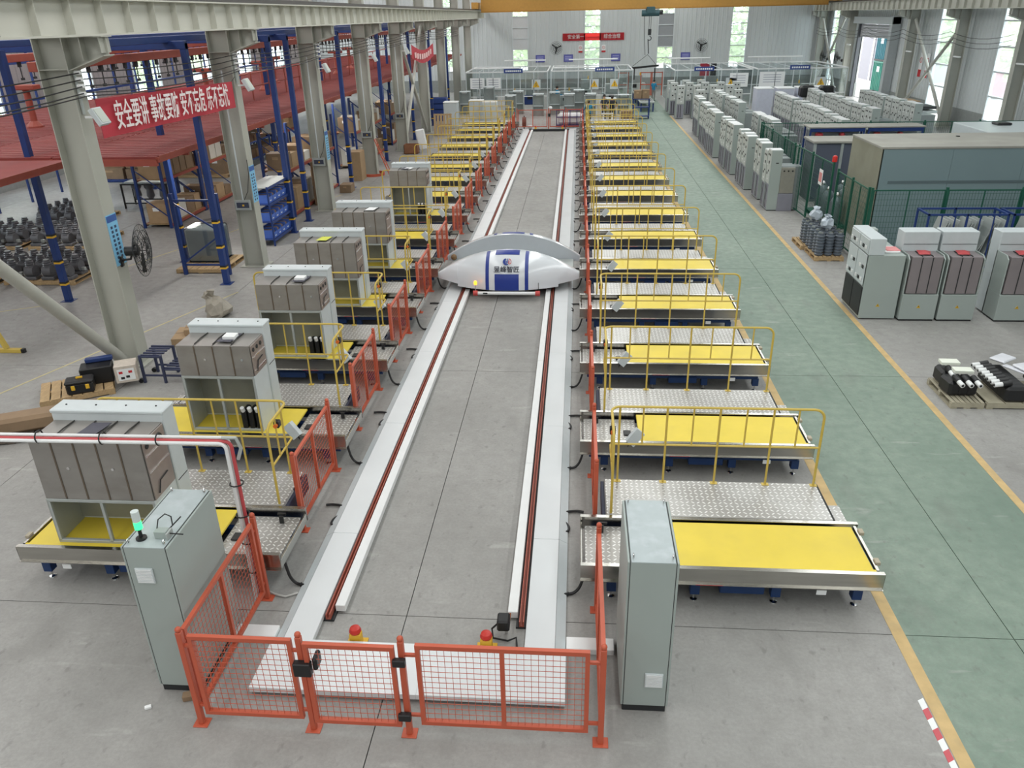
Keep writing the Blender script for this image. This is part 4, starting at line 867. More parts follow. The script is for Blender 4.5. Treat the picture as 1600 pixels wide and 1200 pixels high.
def fan(label, loc, rz, r=.36):
    t = T('wall_fan', label, 'fan', loc, rz)
    ob('wall_bracket', B().bbox(-.35, -.06, -.32, -.22, .06, -.1, .01), BLACK, t); ob('fan_arm', B().tube([(-.3, 0, -.25), (-.18, 0, -.18), (-.05, 0, -.17), (.0, 0, -.05)], .025, 8), BLACK, t, smooth=True)
    ob('fan_motor', B().cyl((-.12, 0, 0), (.14, 0, 0), .1, n=14), BLACK, t, smooth=True)
    for k in range(3):
        a = 2.09 * k + .4; v = Vector((0, math.cos(a), math.sin(a))); w = Vector((.35, -math.sin(a), math.cos(a))) * .07
        c = Vector((.2, 0, 0)); ob('fan_blade', B().add([c + v * .05 - w * .6, c + v * (r * .85) - w, c + v * (r * .85) + w * .7, c + v * .05 + w * .6, c + v * .05 - w * .6 + Vector((.006, 0, 0)), c + v * (r * .85) - w + Vector((.006, 0, 0)), c + v * (r * .85) + w * .7 + Vector((.006, 0, 0)), c + v * .05 + w * .6 + Vector((.006, 0, 0))], [(0, 1, 2, 3), (7, 6, 5, 4), (0, 4, 5, 1), (1, 5, 6, 2), (2, 6, 7, 3), (3, 7, 4, 0)]), BLACK, t)
    g_ = B()
    for x, q in ((.12, .55), (.3, .5), (.22, 1.0), (.33, .2), (.27, .76), (.17, .78)): g_.tube(arc((x, 0, 0), r * q, 0, 360, 24, (0, 1, 0), (0, 0, 1))[:-1], .008, 4, True)
    for k in range(24):
        a = 2 * math.pi * k / 24; v = Vector((0, math.cos(a), math.sin(a))); g_.tube([Vector((.34, 0, 0)) + v * .03, Vector((.31, 0, 0)) + v * r * .5, Vector((.22, 0, 0)) + v * r, Vector((.12, 0, 0)) + v * r * .5, Vector((.08, 0, 0)) + v * .1], .005, 4)
    tag(ob('fan_guard', g_, BLACK, t), kind='stuff'); return t
fan('large black wall fan on the nearest left column', (-9.25, 15.2, 2.52), .2, .54)
f2 = fan('black fan on the back wall between the two leftmost windows', (-2.1, 81.4, 3.9), -math.pi / 2, .6)
fan('black fan on the back wall beside the rightmost window', (11.6, 81.4, 3.9), -math.pi / 2, .6)
fan('black fan on the right wall past the loading door', (22.0, 73.2, 3.0), math.pi, .5); fan('black fan in the far right corner of the right wall', (22.0, 77.5, 2.9), math.pi, .5)
for i, x in enumerate((-3.68, -.95, 3.62, 10.26)):
    t = T('notice_board', 'small purple blue notice on the back wall, %s from the left' % ORD[i], 'sign', (x, 81.96, 2.95)); ob('board', B().box(-.44, -.03, -.33, .44, 0, .33), M('notice_blue', (84, 86, 160), .5), t); ob('board_edge', B().box(-.36, -.036, -.25, .36, -.031, .25), M('notice_pale', (104, 108, 180), .5), t)
    for z in (.15, 0, -.15): ob('printed_line', B().box(-.3, -.04, z - .025, .3, -.037, z + .025), M('notice_print', (176, 178, 214), .5), t)
for x, nm in ((.21, 'left'), (2.43, 'right')):
    t = T('safety_sign', 'white and red safety sign %s of the middle back window' % nm, 'sign', (x, 81.96, 3.75)); ob('sign_plate', B().box(-.19, -.03, -.33, .19, 0, .33), PAPERW, t); ob('red_foot', B().box(-.19, -.034, -.33, .19, -.031, -.17), M('sign_red', (190, 40, 46), .5), t)
    ob('red_ring', B().tube(arc((0, -.035, .1), .12, 0, 360, 16, (1, 0, 0), (0, 0, 1))[:-1], .015, 4, True), MATS['sign_red'], t); ob('slash', B().bar((-.08, -.035, .18), (.08, -.035, .02), .02), MATS['sign_red'], t)
for y, nm in ((59.05, 'far'), (57.95, 'near')):
    t = T('safety_sign', '%s white and red safety sign on the right wall by the braces' % nm, 'sign', (23.26, y, 3.2)); ob('sign_plate', B().box(-.03, -.24, -.75, 0, .24, .75), PAPERW, t); ob('red_foot', B().box(-.036, -.24, -.75, -.031, .24, -.3), MATS['sign_red'], t); ob('red_ring', B().tube(arc((-.04, 0, .3), .16, 0, 360, 16, (0, 1, 0), (0, 0, 1))[:-1], .02, 4, True), MATS['sign_red'], t)
for i, (x, y) in enumerate([(22.35, 45), (22.35, 52.4), (22.35, 59.9), (22.35, 72.9)]):
    t = T('wall_lamp', 'slim white lamp bar on the %s visible right wall column' % ORD[i], 'lamp', (x, y, 4.05)); ob('lamp_bar', B().bbox(-.05, -1.1, -.04, .05, -.25, .04, .01), WHITE2, t); ob('lamp_bracket', B().bar((0, -.25, 0), (0, .1, 0), .04), GALV, t)
# ================================================================ goods on the left
def pallet(label, loc, w=1.2, d=1.0, rz=0, mat=WOOD, cat='pallet'):
    t = T('pallet', label, cat, loc, rz); n = 7
    for i in range(n): a = w * i / n; ob('top_board', B().bbox(a + .012, 0, .11, a + w / n - .012, d, .13, .003), mat, t)
    for y in (.0, d / 2 - .045, d - .09): ob('stringer', B().bbox(0, y, .02, w, y + .09, .11, .004), mat, t)
    for a in (0, w / 2 - .06, w - .12): ob('bottom_board', B().box(a, 0, 0, a + .12, d, .02), mat, t)
    return t
def carton(label, loc, sx, sy, sz, rz=0, mat=CARD, group=None, name='cardboard_box'):
    t = T(name, label, 'box', loc, rz, group); ob('carton', B().bbox(0, 0, 0, sx, sy, sz, .008), mat, t); ob('lid_tape', B().box(0.01, sy / 2 - .025, sz - .001, sx - .01, sy / 2 + .025, sz + .002), CARD2 if mat is CARD else CARD, t)
    ob('flap_seam', B().box(sx * .3, -.002, sz * .62, sx * .6, .0, sz * .8), PAPERW if rnd.random() < .4 else CARD2, t); return t
# transformers on pallets
def make_ct(label):
    t = T('current_transformer', label, 'transformer', (0, 0, 0), 0, 'dark resin transformers on pallets')
    ob('foot_block', B().bbox(-.2, -.17, 0, .2, .17, .1, .02), MOTOR, t); ob('resin_body', B().cyl((-.13, 0, .24), (.13, 0, .24), .17, n=12), MOTOR, t, smooth=True)
    ob('ribbed_bushing', B().lathe([(.13, .34), (.13, .4), (.1, .42), (.13, .45), (.1, .48), (.12, .51), (.09, .53), (.09, .58)], n=10), MOTOR, t); ob('terminal_plate', B().bbox(.13, -.05, .1, .24, .05, .2, .01), GALV, t); return t
ct = None; PN = [('near right', (-16.4, 20.75)), ('near left', (-18.75, 20.6)), ('rear right', (-18.1, 24.4)), ('rear left', (-20.6, 24.4)), ('far', (-20.0, 27.6))]
for pn, (px, py) in PN:
    pallet('long wooden pallet under the %s block of dark transformers' % pn, (px - .2, py - .25, 0), 2.15, 2.2)
    for r in range(4):
        for c in range(4):
            lab = 'dark resin current transformer, row %s, place %s, on the %s pallet' % (ORD[r], ORD[c], pn); L_ = (px + c * .54 + .06, py + r * .52 - .02, .13)
            if ct is None: ct = make_ct(lab); ct.location = L_
            else: dup(ct, lab, L_, rnd.choice((0, math.pi)))
# cart with hanging parts
ca = T('assembly_cart', 'black frame assembly cart with grey castings hanging in it', 'cart', (-18.3, 30.4, 0))
for x in (0, 1.9):
    for y in (0, .8): ob('cart_leg', B().bbox(x - .03, y - .03, .08, x + .03, y + .03, 1.0, .005), BLACK, ca); ob('caster', B().cyl((x - .02, y, .05), (x + .02, y, .05), .05), DARK, ca)
for y in (0, .8):
    for z in (.2, .95): ob('cart_rail', B().bbox(0, y - .025, z, 1.9, y + .025, z + .05, .004), BLACK, ca)
for x in (0, 1.9): ob('end_rail', B().bbox(x - .025, 0, .95, x + .025, .8, 1.0, .004), BLACK, ca)
ob('plastic_tray', B().bbox(.1, .05, .98, 1.8, .75, 1.06, .01), GALV, ca)
for i in range(3): ob('hanging_casting', B().lathe([(.1, .35), (.16, .45), (.13, .7), (.2, .8), (.2, .97)], (.4 + .55 * i, .4, 0), 10), MOTOR, ca, smooth=True)
ob('green_bag', B().ball((1.35, .5, 1.12), .16, 8, 6, (1.4, 1, .6)), M('green_bag', (70, 150, 90), .6), ca)
# cardboard stacks behind
k = 0
for ri, (x, y) in enumerate([(-20.6, 40.0), (-20.6, 43.2), (-17.6, 40.0), (-17.6, 43.2)]):
    t = T('blue_shelving', 'blue open shelving bay under the mezzanine, %s counted from the back left' % ORD[ri], 'shelving', (x, y, 0))
    for yy in (0, 2.8):
        for xx in (0, .9): ob('shelf_upright', B().bbox(xx - .04, yy - .04, 0, xx + .04, yy + .04, 2.6, .005), POSTB, t)
    for z in (.3, 1.1, 1.9, 2.5): ob('shelf_board', B().bbox(0, 0, z, .9, 2.8, z + .06, .005), POSTB, t)
    for z in (.36, 1.16, 1.96):
        for j in range(3): carton('brown carton, %s place on a shelf at %s level of the %s blue shelving bay' % (ORD[j], {.36: 'low', 1.16: 'middle', 1.96: 'high'}[z], ORD[ri]), (x + .1, y + .15 + .88 * j, z), .7, .7, rnd.uniform(.3, .5), 0, CARD if (j + ri) % 3 else CARD2, 'cartons on blue shelving')
k = 0
for (x, y, z, a, b, c) in [(-22.8, 36.2, .13, 1.3, .8, .5), (-21.4, 36.2, .13, 1.2, .8, .45), (-22.6, 36.3, .64, 1.1, .7, .45), (-21.4, 36.3, .6, 1.1, .7, .4), (-22.2, 36.4, 1.1, 1.0, .7, .35), (-19.2, 37.2, .13, 1.1, .8, .6), (-19.1, 37.2, .74, 1.0, .8, .5), (-17.9, 37.4, .13, .9, .8, .8), (-17.9, 37.4, .94, .9, .8, .5)]:
    carton('brown carton %s in the stack behind the assembly cart' % ('number ' + ORD[k] if 0 else ORD[k] + ' counted from bottom left'), (x, y, z), a, b, c, rnd.uniform(-.05, .05), CARD, 'cartons behind the assembly cart'); k += 1
pallet('blue pallet under the cartons behind the assembly cart', (-23, 36, 0), 3.0, 1.2, 0, POSTB); pallet('pallet under the tall cartons behind the assembly cart', (-19.4, 37, 0), 2.6, 1.3)
# wrapped crate and blue stand by the second column
t = T('film_wrapped_crate', 'grey machine crate wrapped in clear film behind the blue post', 'crate', (-11.9, 22.4, .13)); ob('crate_body', B().bbox(.05, .05, 0, 1.05, .85, 1.0, .03), GALV, t); ob('film_wrap', B().bbox(.02, .02, .0, 1.08, .88, 1.05, .05), FILM, t); ob('crate_skid', B().box(0, 0, -.02, 1.1, .9, .0), BLUE, t)
pallet('wooden pallet sticking out below the film wrapped crate', (-11.95, 21.7, 0), 1.5, 1.6)
t = T('blue_rack_ladder', 'blue rack ladder frame with diagonal braces beside the second column', 'rack frame', (-11.6, 21.6, 0))
for x in (0, 1.35): ob('rack_upright', B().bbox(x - .05, -.05, 0, x + .05, .05, 2.4, .006), POSTB, t)
for z in (.3, 2.2): ob('rack_rung', B().bar((0, 0, z), (1.35, 0, z), .05), POSTB, t)
for a, b in (((0, .35), (1.35, 1.25)), ((1.35, 1.25), (0, 2.15))): ob('rack_diagonal', B().bar((a[0], 0, a[1]), (b[0], 0, b[1]), .04), POSTB, t)
# shelf with blue bins
t = T('bin_shelf', 'blue metal shelf unit beside the second column holding blue bins', 'shelf', (-10.75, 24.75, 0))
for x in (0, .75):
    for y in (0, 2.1): ob('shelf_upright', B().bbox(x - .025, y - .025, 0, x + .025, y + .025, 1.95, .004), POSTB, t)
for z in (.2, .78, 1.36, 1.9):
    ob('shelf_board', B().bbox(-.02, -.02, z, .77, 2.12, z + .03, .003), GALV if z > 1.8 else POSTB, t)
    ob('shelf_beam', B().bbox(.75, 0, z - .05, .78, 2.1, z + .03, .003), POSTB, t)
bn = None
for si, z in enumerate((.23, .81, 1.39)):
    for j in range(5):
        lab = 'blue plastic bin, %s along the %s shelf of the blue shelf unit' % (ORD[j], ['bottom', 'middle', 'top'][si]); L_ = (-10.6, 24.85 + .4 * j, z)
        if bn is None:
            bn = T('storage_bin', lab, 'bin', L_, 0, 'blue bins on the shelf unit'); b = B(); b.box(0, 0, 0, .55, .36, .015).box(0, 0, 0, .55, .015, .28).box(0, .345, 0, .55, .36, .28).box(0, 0, 0, .015, .36, .28).prism([(.535, 0), (.55, 0), (.58, .2), (.565, .2)], 0, .36)
            ob('bin_shell', b, BIN, bn); ob('label_slot', B().box(.565, .12, .06, .572, .24, .09), PAPERW, bn); ob('bin_contents', B().bbox(.03, .03, .02, .5, .33, .25, .05), CARD, bn)
        else: dup(bn, lab, L_)
# racks with cartons under the mezzanine
def pallet_rack(label, x, y, L=2.9, lv=(.15, 1.75), d=1.0):
    t = T('pallet_rack', label, 'rack', (x, y, 0))
    for yy in (0, L):
        for xx in (0, -d): ob('rack_upright', B().bbox(xx - .045, yy - .045, 0, xx + .045, yy + .045, 3.1, .005), POSTB, t)
        for z in (.4, 1.3, 2.2): ob('frame_brace', B().bar((0, yy, z), (-d, yy, z + .8), .03), POSTB, t)
    for z in lv:
        for xx in (0, -d): ob('load_beam', B().bbox(xx - .03, 0, z - .1, xx + .03, L, z, .005), ORANGE2, t)
        ob('rack_deck', B().bbox(-d + .03, .05, z - .03, -.03, L - .05, z - .005, .003), WOOD, t)
    return t
q = random.Random(5); nb = 0
for ri, (x, y) in enumerate([(-10.7, 28.9), (-10.7, 31.9), (-10.9, 39.2), (-10.9, 42.2), (-10.9, 47.0), (-14.8, 27.2), (-14.8, 30.2), (-14.8, 39.2)]):
    pallet_rack('blue and orange pallet rack bay, %s counted from the camera under the mezzanine' % ORD[ri], x, y)
    for li, z in enumerate((.15, 1.75)):
        yy = .08; j = 0
        while yy < 2.4:
            a = q.uniform(.45, .8); h = q.uniform(.35, .95) if li == 0 else q.uniform(.3, .8)
            carton('brown carton, %s on the %s level of the %s rack bay' % (ORD[j], ['lower', 'upper'][li], ORD[ri]), (x - .85, y + yy, z), .75, a - .05, h, 0, q.choice((CARD, CARD2, CARD, M('white_carton', (200, 198, 190), .7))), 'cartons in the pallet racks'); yy += a; j += 1
for i, (x, y, a, b, c, m) in enumerate([(-10.55, 30.9, .5, .8, 1.7, CARD), (-10.45, 36.0, .55, .8, 1.3, CARD2), (-10.3, 38.0, .5, .5, 1.0, CARD), (-10.2, 33.3, .5, .6, .35, CARD), (-9.3, 46.6, .6, .6, .6, CARD)]):
    carton('tall brown carton standing on the floor between left columns, %s from the camera' % ORD[i], (x, y, 0), a, b, c, 0, m)
t = T('red_ladder', 'folded red step ladder leaning on the fourth left column', 'ladder', (-9.2, 37.0, 0))
for y in (-.2, .2): ob('ladder_rail', B().bar((.45, y, 0), (-.2, y * .6, 1.75), .06, .03), ORANGE, t)
for i in range(5): u = (i + 1) / 6; ob('ladder_rung', B().bar((.45 - .65 * u, -.19, 1.75 * u), (.45 - .65 * u, .19, 1.75 * u), .04), ORANGE, t)
one('column_guard_ring', B().lathe([(.55, 0), (.55, .12), (.5, .12), (.5, 0)], (-9.75, 37.5, 0), 20), ORANGE, 'red orange ring around the foot of the fourth left column', 'guard ring')
cr_ = T('wooden_crate', 'open brown wooden crate beside the fifth left column', 'crate', (-9.5, 43.6, 0))
for a in ((0, 0, .75, .03), (0, .57, .75, .6), (0, 0, .03, .6), (.72, 0, .75, .6)): ob('crate_side', B().bbox(a[0], a[1], 0, a[2], a[3], .5, .004), M('crate_brown', (136, 92, 66), .8, var=.1), cr_)
ob('crate_floor', B().box(0, 0, .0, .75, .6, .03), WOOD, cr_); ob('scrap', B().bbox(.1, .1, .03, .6, .5, .35, .08), CARD2, cr_)
one('foam_slab', B().bbox(0, 0, 0, .5, .2, 1.1, .05).xf(Matrix.Rotation(-.18, 4, 'Y')), WHITE2, 'white rounded slab leaning beside the wooden crate', 'slab', None, (-8.75, 44.2, .1))
t = T('wooden_pallet_upright', 'wooden pallet leaning upright against the sixth left column', 'pallet', (-9.0, 50.6, .05))
for i in range(6): ob('top_board', B().bbox(.2 * i, -.02, 0, .2 * i + .14, .0, 1.3, .003).xf(Matrix.Rotation(-.15, 4, 'X')), WOOD, t)
for z in (.0, .6, 1.2): ob('stringer', B().bbox(0, .0, z, 1.14, .09, z + .09, .003).xf(Matrix.Rotation(-.15, 4, 'X')), WOOD, t)
# pallet with tool boxes, step stool, cardboard near the first column
pallet('wooden pallet with tool cases beside the diagonal brace', (-10.45, 12.85, 0), 1.35, 1.0, .55)
t = T('tool_case', 'black tool case with yellow latches on the pallet by the brace', 'tool case', (-10.05, 13.15, .13), .45); ob('case_body', B().bbox(0, 0, 0, .5, .32, .22, .03), BLACK, t); ob('case_lid', B().bbox(-.01, -.01, .2, .51, .33, .28, .03), BLACK, t)
for x in (.1, .36): ob('latch', B().bbox(x, -.02, .1, x + .07, 0, .2, .008), HAZY, t)
ob('handle', B().bar((.2, .16, .3), (.32, .16, .3), .03), HAZY, t)
t = T('drill_case', 'open dark blue drill case behind the tool case', 'drill case', (-10.0, 13.6, .13), .45); ob('case_base', B().bbox(0, 0, 0, .6, .4, .36, .02), BLACK, t); ob('case_lid', B().bbox(.1, .3, .36, .62, .42, .46, .02), M('case_blue', (34, 56, 108), .5), t)
t = T('product_box', 'printed white and brown product box on the tool pallet', 'box', (-9.35, 13.75, .13), .45); ob('carton', B().bbox(0, 0, 0, .42, .4, .36, .005), M('printed_box', (196, 186, 174), .6, var=.12, scale=14), t); ob('print_panel', B().box(.05, -.004, .05, .37, 0, .3), PAPERW, t)
for x, z, m in ((.08, .2, MATS['sign_red']), (.2, .1, BLACK), (.26, .2, MATS['sign_red']), (.1, .08, BLACK)): ob('print_block', B().box(x, -.008, z, x + .07, -.004, z + .05), m, t)
t = T('step_stool', 'dark blue steel two step stool on wheels beside the first column', 'step stool', (-8.95, 14.1, 0)); DB = M('stool_navy', (52, 58, 84), .5)
for x, h in ((0, .62), (.45, .62), (.95, .34)):
    for y in (0, .55): ob('stool_leg', B().bbox(x - .025, y - .025, .0, x + .025, y + .025, h, .004), DB, t)
for x0, x1, z in ((0, .45, .62), (.45, .95, .34)):
    for i in range(5): ob('tread_bar', B().bbox(x0, .02 + .125 * i, z - .03, x1, .07 + .125 * i, z, .003), DB, t)
    for y in (0, .55): ob('side_rail', B().bbox(x0, y - .02, z - .05, x1, y + .02, z - .02, .003), DB, t)
for y in (0, .55): ob('low_rail', B().bbox(0, y - .015, .15, .95, y + .015, .19, .003), DB, t); ob('caster', B().cyl((-.08, y - .03, .05), (-.08, y + .03, .05), .05), BLACK, t)
carton('flat brown cardboard heap behind the step stool', (-9.3, 16.0, 0), .9, .8, .2, .2, CARD2); carton('small brown carton lying on the flat cardboard heap', (-9.05, 16.2, .2), .55, .35, .15, .3, CARD2)
one('plastic_bag', B().ball((0, 0, .12), .3, 11, 8, (1, .7, .5)).crumple(3, .05), M('grey_film', (160, 154, 144), .4, var=.1), 'crumpled grey plastic on the cardboard by the second switchgear', 'bag', None, (-8.1, 16.4, 0))
one('film_sack', B().lathe([(.3, 0), (.34, .12), (.27, .3), (.22, .42), (.1, .55), (.16, .66), (.05, .7)], (0, 0, 0), 11).xf(Matrix.Rotation(-.45, 4, 'Y')).crumple(8, .05), M('sack_grey', (150, 144, 132), .5, var=.12, scale=9), 'grey plastic sack standing on the floor beyond the cardboard', 'sack', None, (-9.0, 18.1, 0))
pallet('dark pallet at the left edge under a long brown roll', (-10.9, 11.2, 0), 1.7, 1.1, .3, M('dark_wood', (92, 84, 76), .8, var=.12))
one('brown_paper_roll', B().bbox(0, 0, 0, 2.6, .42, .3, .06), CARD, 'long brown paper wrapped bundle lying on the dark pallet', 'bundle', None, (-11.0, 11.1, .14), .45)
t = T('yellow_stand', 'foot of a yellow painted stand at the left edge', 'stand', (-13.3, 15.6, 0)); ob('stand_foot', B().bbox(-.1, -.05, 0, .6, .05, .1, .01), YELLOWP, t); ob('stand_leg', B().bar((.25, 0, .1), (-.05, 0, 1.0), .09), YELLOWP, t); ob('rubber_end', B().bbox(.6, -.05, 0, .68, .05, .1, .01), BLACK, t)
one('paper_scrap', B().bbox(0, 0, 0, .07, .045, .03, .004), PAPERW, 'tiny white paper box lying on the floor at bottom left', 'scrap', None, (-4.63, 5.82, 0), .5)
one('tape_roll_box', B().bbox(0, 0, 0, .11, .09, .08, .01), CARD, 'tiny brown box on the floor by the left control cabinet', 'box', None, (-4.26, 5.95, 0), .3)
# ================================================================ right side: finished switchgear
YTRI = M('warning_yellow', (214, 172, 40), .5)
def warn(parent, x, y, z, s=.09):
    ob('warning_triangle', B().prism([(x - s / 2, z), (x + s / 2, z), (x, z + s * .85)], y - .004, y), YTRI, parent); ob('warning_bolt', B().prism([(x - .008, z + .015), (x + .008, z + .03), (x + .004, z + .06), (x - .008, z + .04)], y - .006, y - .004), BLACK, parent)
def tank_unit(label, x0, y, w=.82, red=True):
    t = T('switchgear_cubicle', label, 'switchgear', (x0, y, 0), 0, 'switchgear cubicles lined up beside the green fence')
    ob('lower_body', B().bbox(0, .0, .04, w, .62, .66, .008), CAB, t); ob('foot_gap', B().box(.02, .02, 0, w - .02, .6, .04), DARK, t); warn(t, w * .5, 0, .33)
    for i in range(3):
        a = .06 + (w - .12) * i / 3; b = .06 + (w - .12) * (i + 1) / 3
        ob('tank_panel', B().bbox(a + .004, .02, .68, b - .004, .05, 1.56, .004), M('tank_purple_grey', (150, 142, 144), .45, .5, var=.06, scale=2), t); ob('top_panel', B().bbox(a + .004, .03, 1.54, b - .004, .55, 1.565, .004), MATS['tank_purple_grey'], t)
        if i: ob('seam_strip', B().box(a - .01, .012, .69, a + .01, .02, 1.55), DARK, t); ob('top_strap', B().bar((a, .06, 1.575), (a, .5, 1.575), .02, .015), DARK, t)
    ob('tank_core', B().box(.06, .045, .68, w - .06, .56, 1.545), MATS['tank_purple_grey'], t)
    for x in (.0, w - .03): ob('side_cheek', B().prism([(.04, .66), (.04, 1.5), (.16, 1.58), (.6, 1.58), (.6, .66)], x, x + .03, 'X'), CAB, t)
    c = ob('instrument_cabinet', B().bbox(0, .56, .04, w, .98, 2.02, .012), PALE, t); ob('cabinet_seam', B().box(.02, .553, 1.72, w - .02, .557, 1.73), DARK, c)
    if red: ob('red_bag', B().add([(w * .3, .15, 1.59), (w * .6, .12, 1.6), (w * .72, .4, 1.6), (w * .35, .45, 1.61), (w * .5, .28, 1.66)], [(0, 1, 4), (1, 2, 4), (2, 3, 4), (3, 0, 4), (0, 3, 2, 1)]), M('red_plastic', (180, 66, 70), .45, var=.1), t)
    return t
tank_unit('grey tank switchgear, first left of the three by the blue rack, red bag on top', 7.72, 18.12)
tank_unit('grey tank switchgear in the middle of three by the blue rack, pale red sheet', 8.6, 18.12)
tank_unit('grey tank switchgear at the right frame edge with a red sheet on top', 9.9, 18.1, .9)
tank_unit('grey tank switchgear cut by the right frame edge', 10.85, 18.1, .9, False)
t = T('switchgear_cubicle', 'grey switchgear turned sideways with meter doors facing the green aisle', 'switchgear', (6.8, 18.2, 0))
ob('main_body', B().bbox(0.02, 0, .03, .86, 1.3, 1.58, .01), CAB, t); ob('meter_compartment', B().bbox(0, -.006, 1.585, .36, 1.306, 1.98, .012), PALE, t); warn(t, .42, 0, .33)
for i in range(2):
    y = .03 + .64 * i
    for z0, z1 in ((1.62, 1.94), (.85, 1.58)):
        d = ob('meter_door', B().bbox(-.02, y, z0, .0, y + .6, z1, .006), PALE, t)
        for j in range(3 if z0 > 1.6 else 5): ob('meter', B().bbox(-.035, y + .08 + .18 * (j % 3), z0 + .08 + .3 * (j // 3), -.02, y + .19 + .18 * (j % 3), z0 + .16 + .3 * (j // 3), .004), BLACK if j % 2 else WHITE2, d)
    ob('lower_louver', B().bbox(-.005, y, .1, .02, y + .6, .8, .004), DARK, t)
ob('paper_stack', B().bbox(.45, .2, 1.58, .8, .7, 1.62, .01), PAPERW, t); ob('pink_sheet', B().bbox(.5, .25, 1.62, .82, .62, 1.63, .004), M('pink_sheet', (216, 140, 140), .6), t); ob('top_meter', B().bbox(.3, 1.0, 1.58, .5, 1.25, 1.95, .01), CAB, t)
# ---- rows of cabinets along the aisle
INST = M('instrument_front', (186, 190, 186), .5, var=.03)
def make_rowcab(label):
    t = T('row_cabinet', label, 'cabinet', (0, 0, 0), 0, 'rows of grey switchgear cabinets'); w = .52
    ob('cabinet_body', B().bbox(.03, 0, 0.03, .42, w, 2.19, .008), CAB, t); ob('top_highlight', B().bbox(.02, .01, 2.19, .42, w - .01, 2.2, .003), WHITE2, t); ob('rear_tank', B().bbox(.42, .02, .03, 1.15, w - .02, 1.62, .01), M('rear_tank_grey', (140, 148, 148), .45, .2, var=.04), t)  # white top piece paints the bright highlight on the cabinet top
    d = ob('upper_door', B().bbox(.0, .015, 1.0, .03, w - .015, 2.18, .005), INST, t)
    for y, z, h, m in ((.1, 1.98, .07, BLACK), (.3, 1.98, .07, BLACK), (.14, 1.7, .1, BLACK), (.32, 1.62, .05, WHITE2), (.12, 1.42, .06, BLACK), (.3, 1.3, .09, BLACK), (.16, 1.12, .05, WHITE2)): ob('meter', B().bbox(-.012, y, z, .0, y + .1, z + h, .003), m, d)
    ob('lower_louver', B().bbox(.02, .03, .06, .035, w - .03, .96, .004), PURPLE, t); ob('kick_plate', B().box(.05, .02, 0, .4, w - .02, .03), DARK, t); ob('louver_gap', B().box(.012, .2, .1, .021, .24, .92), DARK, t); ob('louver_gap', B().box(.012, .36, .1, .021, .4, .92), DARK, t); ob('vent_slot', B().box(.2, -.004, 1.72, .3, .0, 1.75), BLACK, t)
    return t
rc = None
ROWS = [('aisle side', 7.0, [(29.7, 2), (31.6, 2), (33.5, 4), (36.9, 6), (38.1, 0), (41.5, 5), (45.0, 5), (49.0, 4)]),
        ('second', 8.85, [(37.9, 5), (41.2, 3), (46.3, 8), (51.0, 6)]),
        ('third', 12.2, [(38.9, 8), (43.6, 8), (48.2, 8)]),
        ('fourth', 14.9, [(42.5, 9), (47.4, 8), (52.0, 7)]),
        ('fifth', 17.6, [(44.5, 8), (49.2, 8)])]
for rn, x, grp in ROWS:
    n = 0
    for y, cnt in grp:
        dx = rnd.uniform(-.12, .12)
        for i in range(cnt):
            lab = 'grey meter cabinet, %s from the camera in the %s row of cabinets' % (ORD[n] if n < 20 else 'twenty-' + ORD[n - 20], rn); n += 1
            if rc is None: rc = make_rowcab(lab); rc.location = (x + dx, y, 0)
            else: dup(rc, lab, (x + dx + rnd.uniform(-.03, .03), y + .555 * i, 0)).scale.z = rnd.choice((1, 1, .985, .96))
# cabinets facing the camera at the far end of the rows
n = 0
for r, (y, xs_) in enumerate([(54.2, (8.2, 9.4, 10.6)), (58.0, (7.4, 8.5, 9.6, 10.7)), (60.4, (7.2, 8.3, 9.4, 10.5, 11.6)), (62.6, (7.2, 8.3, 9.4))]):
    for c, x in enumerate(xs_):
        o = dup(rc, 'grey cabinet facing the camera, %s in the %s cross row at the far right' % (ORD[c], ORD[r]), (x, y, 0), math.pi / 2); o['group'] = 'cross rows of grey cabinets'
t = T('tan_tank_cabinet', 'small pale tank cabinet with three dark holes at the end of the aisle row', 'cabinet', (7.45, 30.0, 0))
ob('tank_body', B().bbox(.02, -.35, .65, .52, -.03, 1.58, .01), M('tan_steel', (150, 148, 138), .5, .3, var=.05), t); ob('lower_body', B().bbox(0, -.36, 0, .54, -.02, .64, .01), PURPLE, t)
for i in range(3): ob('round_port', B().cyl((.12 + .15 * i, -.36, 1.46), (.12 + .15 * i, -.345, 1.46), .03), BLACK, t)
# wrapped pale-lilac cabinets and dark bundles by the right wall
LIL = M('film_wrapped_white', (196, 200, 214), .35, var=.04)
for i, (x, y) in enumerate([(12.2, 57.6), (13.6, 57.6), (15.0, 57.8), (16.4, 58)]):
    t = T('wrapped_cabinet', 'pale lilac film wrapped cabinet in the far right block, %s from the left' % ORD[i], 'cabinet', (x, y, 0), 0, 'film wrapped cabinets'); ob('cabinet_core', B().bbox(0, 0, 0, 1.1, 1.2, 1.95, .02), LIL, t); ob('film_cap', B().bbox(-.02, -.02, 1.9, 1.12, 1.22, 1.99, .03), PAPERW, t)
for i, (x, y) in enumerate([(14.4, 54.8), (15.6, 54.6)]):
    t = T('black_bundle', 'black film covered crate among the grey cabinets, %s' % ['left one', 'right one'][i], 'crate', (x, y, 1.6)); ob('film_cover', B().bbox(0, 0, 0, .9, .8, .7, .12), BLACK, t); ob('cover_strap', B().box(.4, -.01, .05, .46, .81, .66), DARK, t)
t = T('panel_stack', 'brown board on stacked dark sheets by the right wall', 'sheet stack', (19.0, 50.5, 0))
for i in range(6): ob('stacked_sheet', B().bbox(rnd.uniform(0, .3), rnd.uniform(0, .2), .25 * i, 2.2 + rnd.uniform(0, .3), 1.5, .25 * i + .16, .01), DARK if i % 2 else GALV, t)
ob('brown_board', B().bbox(-.2, .8, 1.6, 1.6, 2.4, 1.65, .01), CARD2, t)
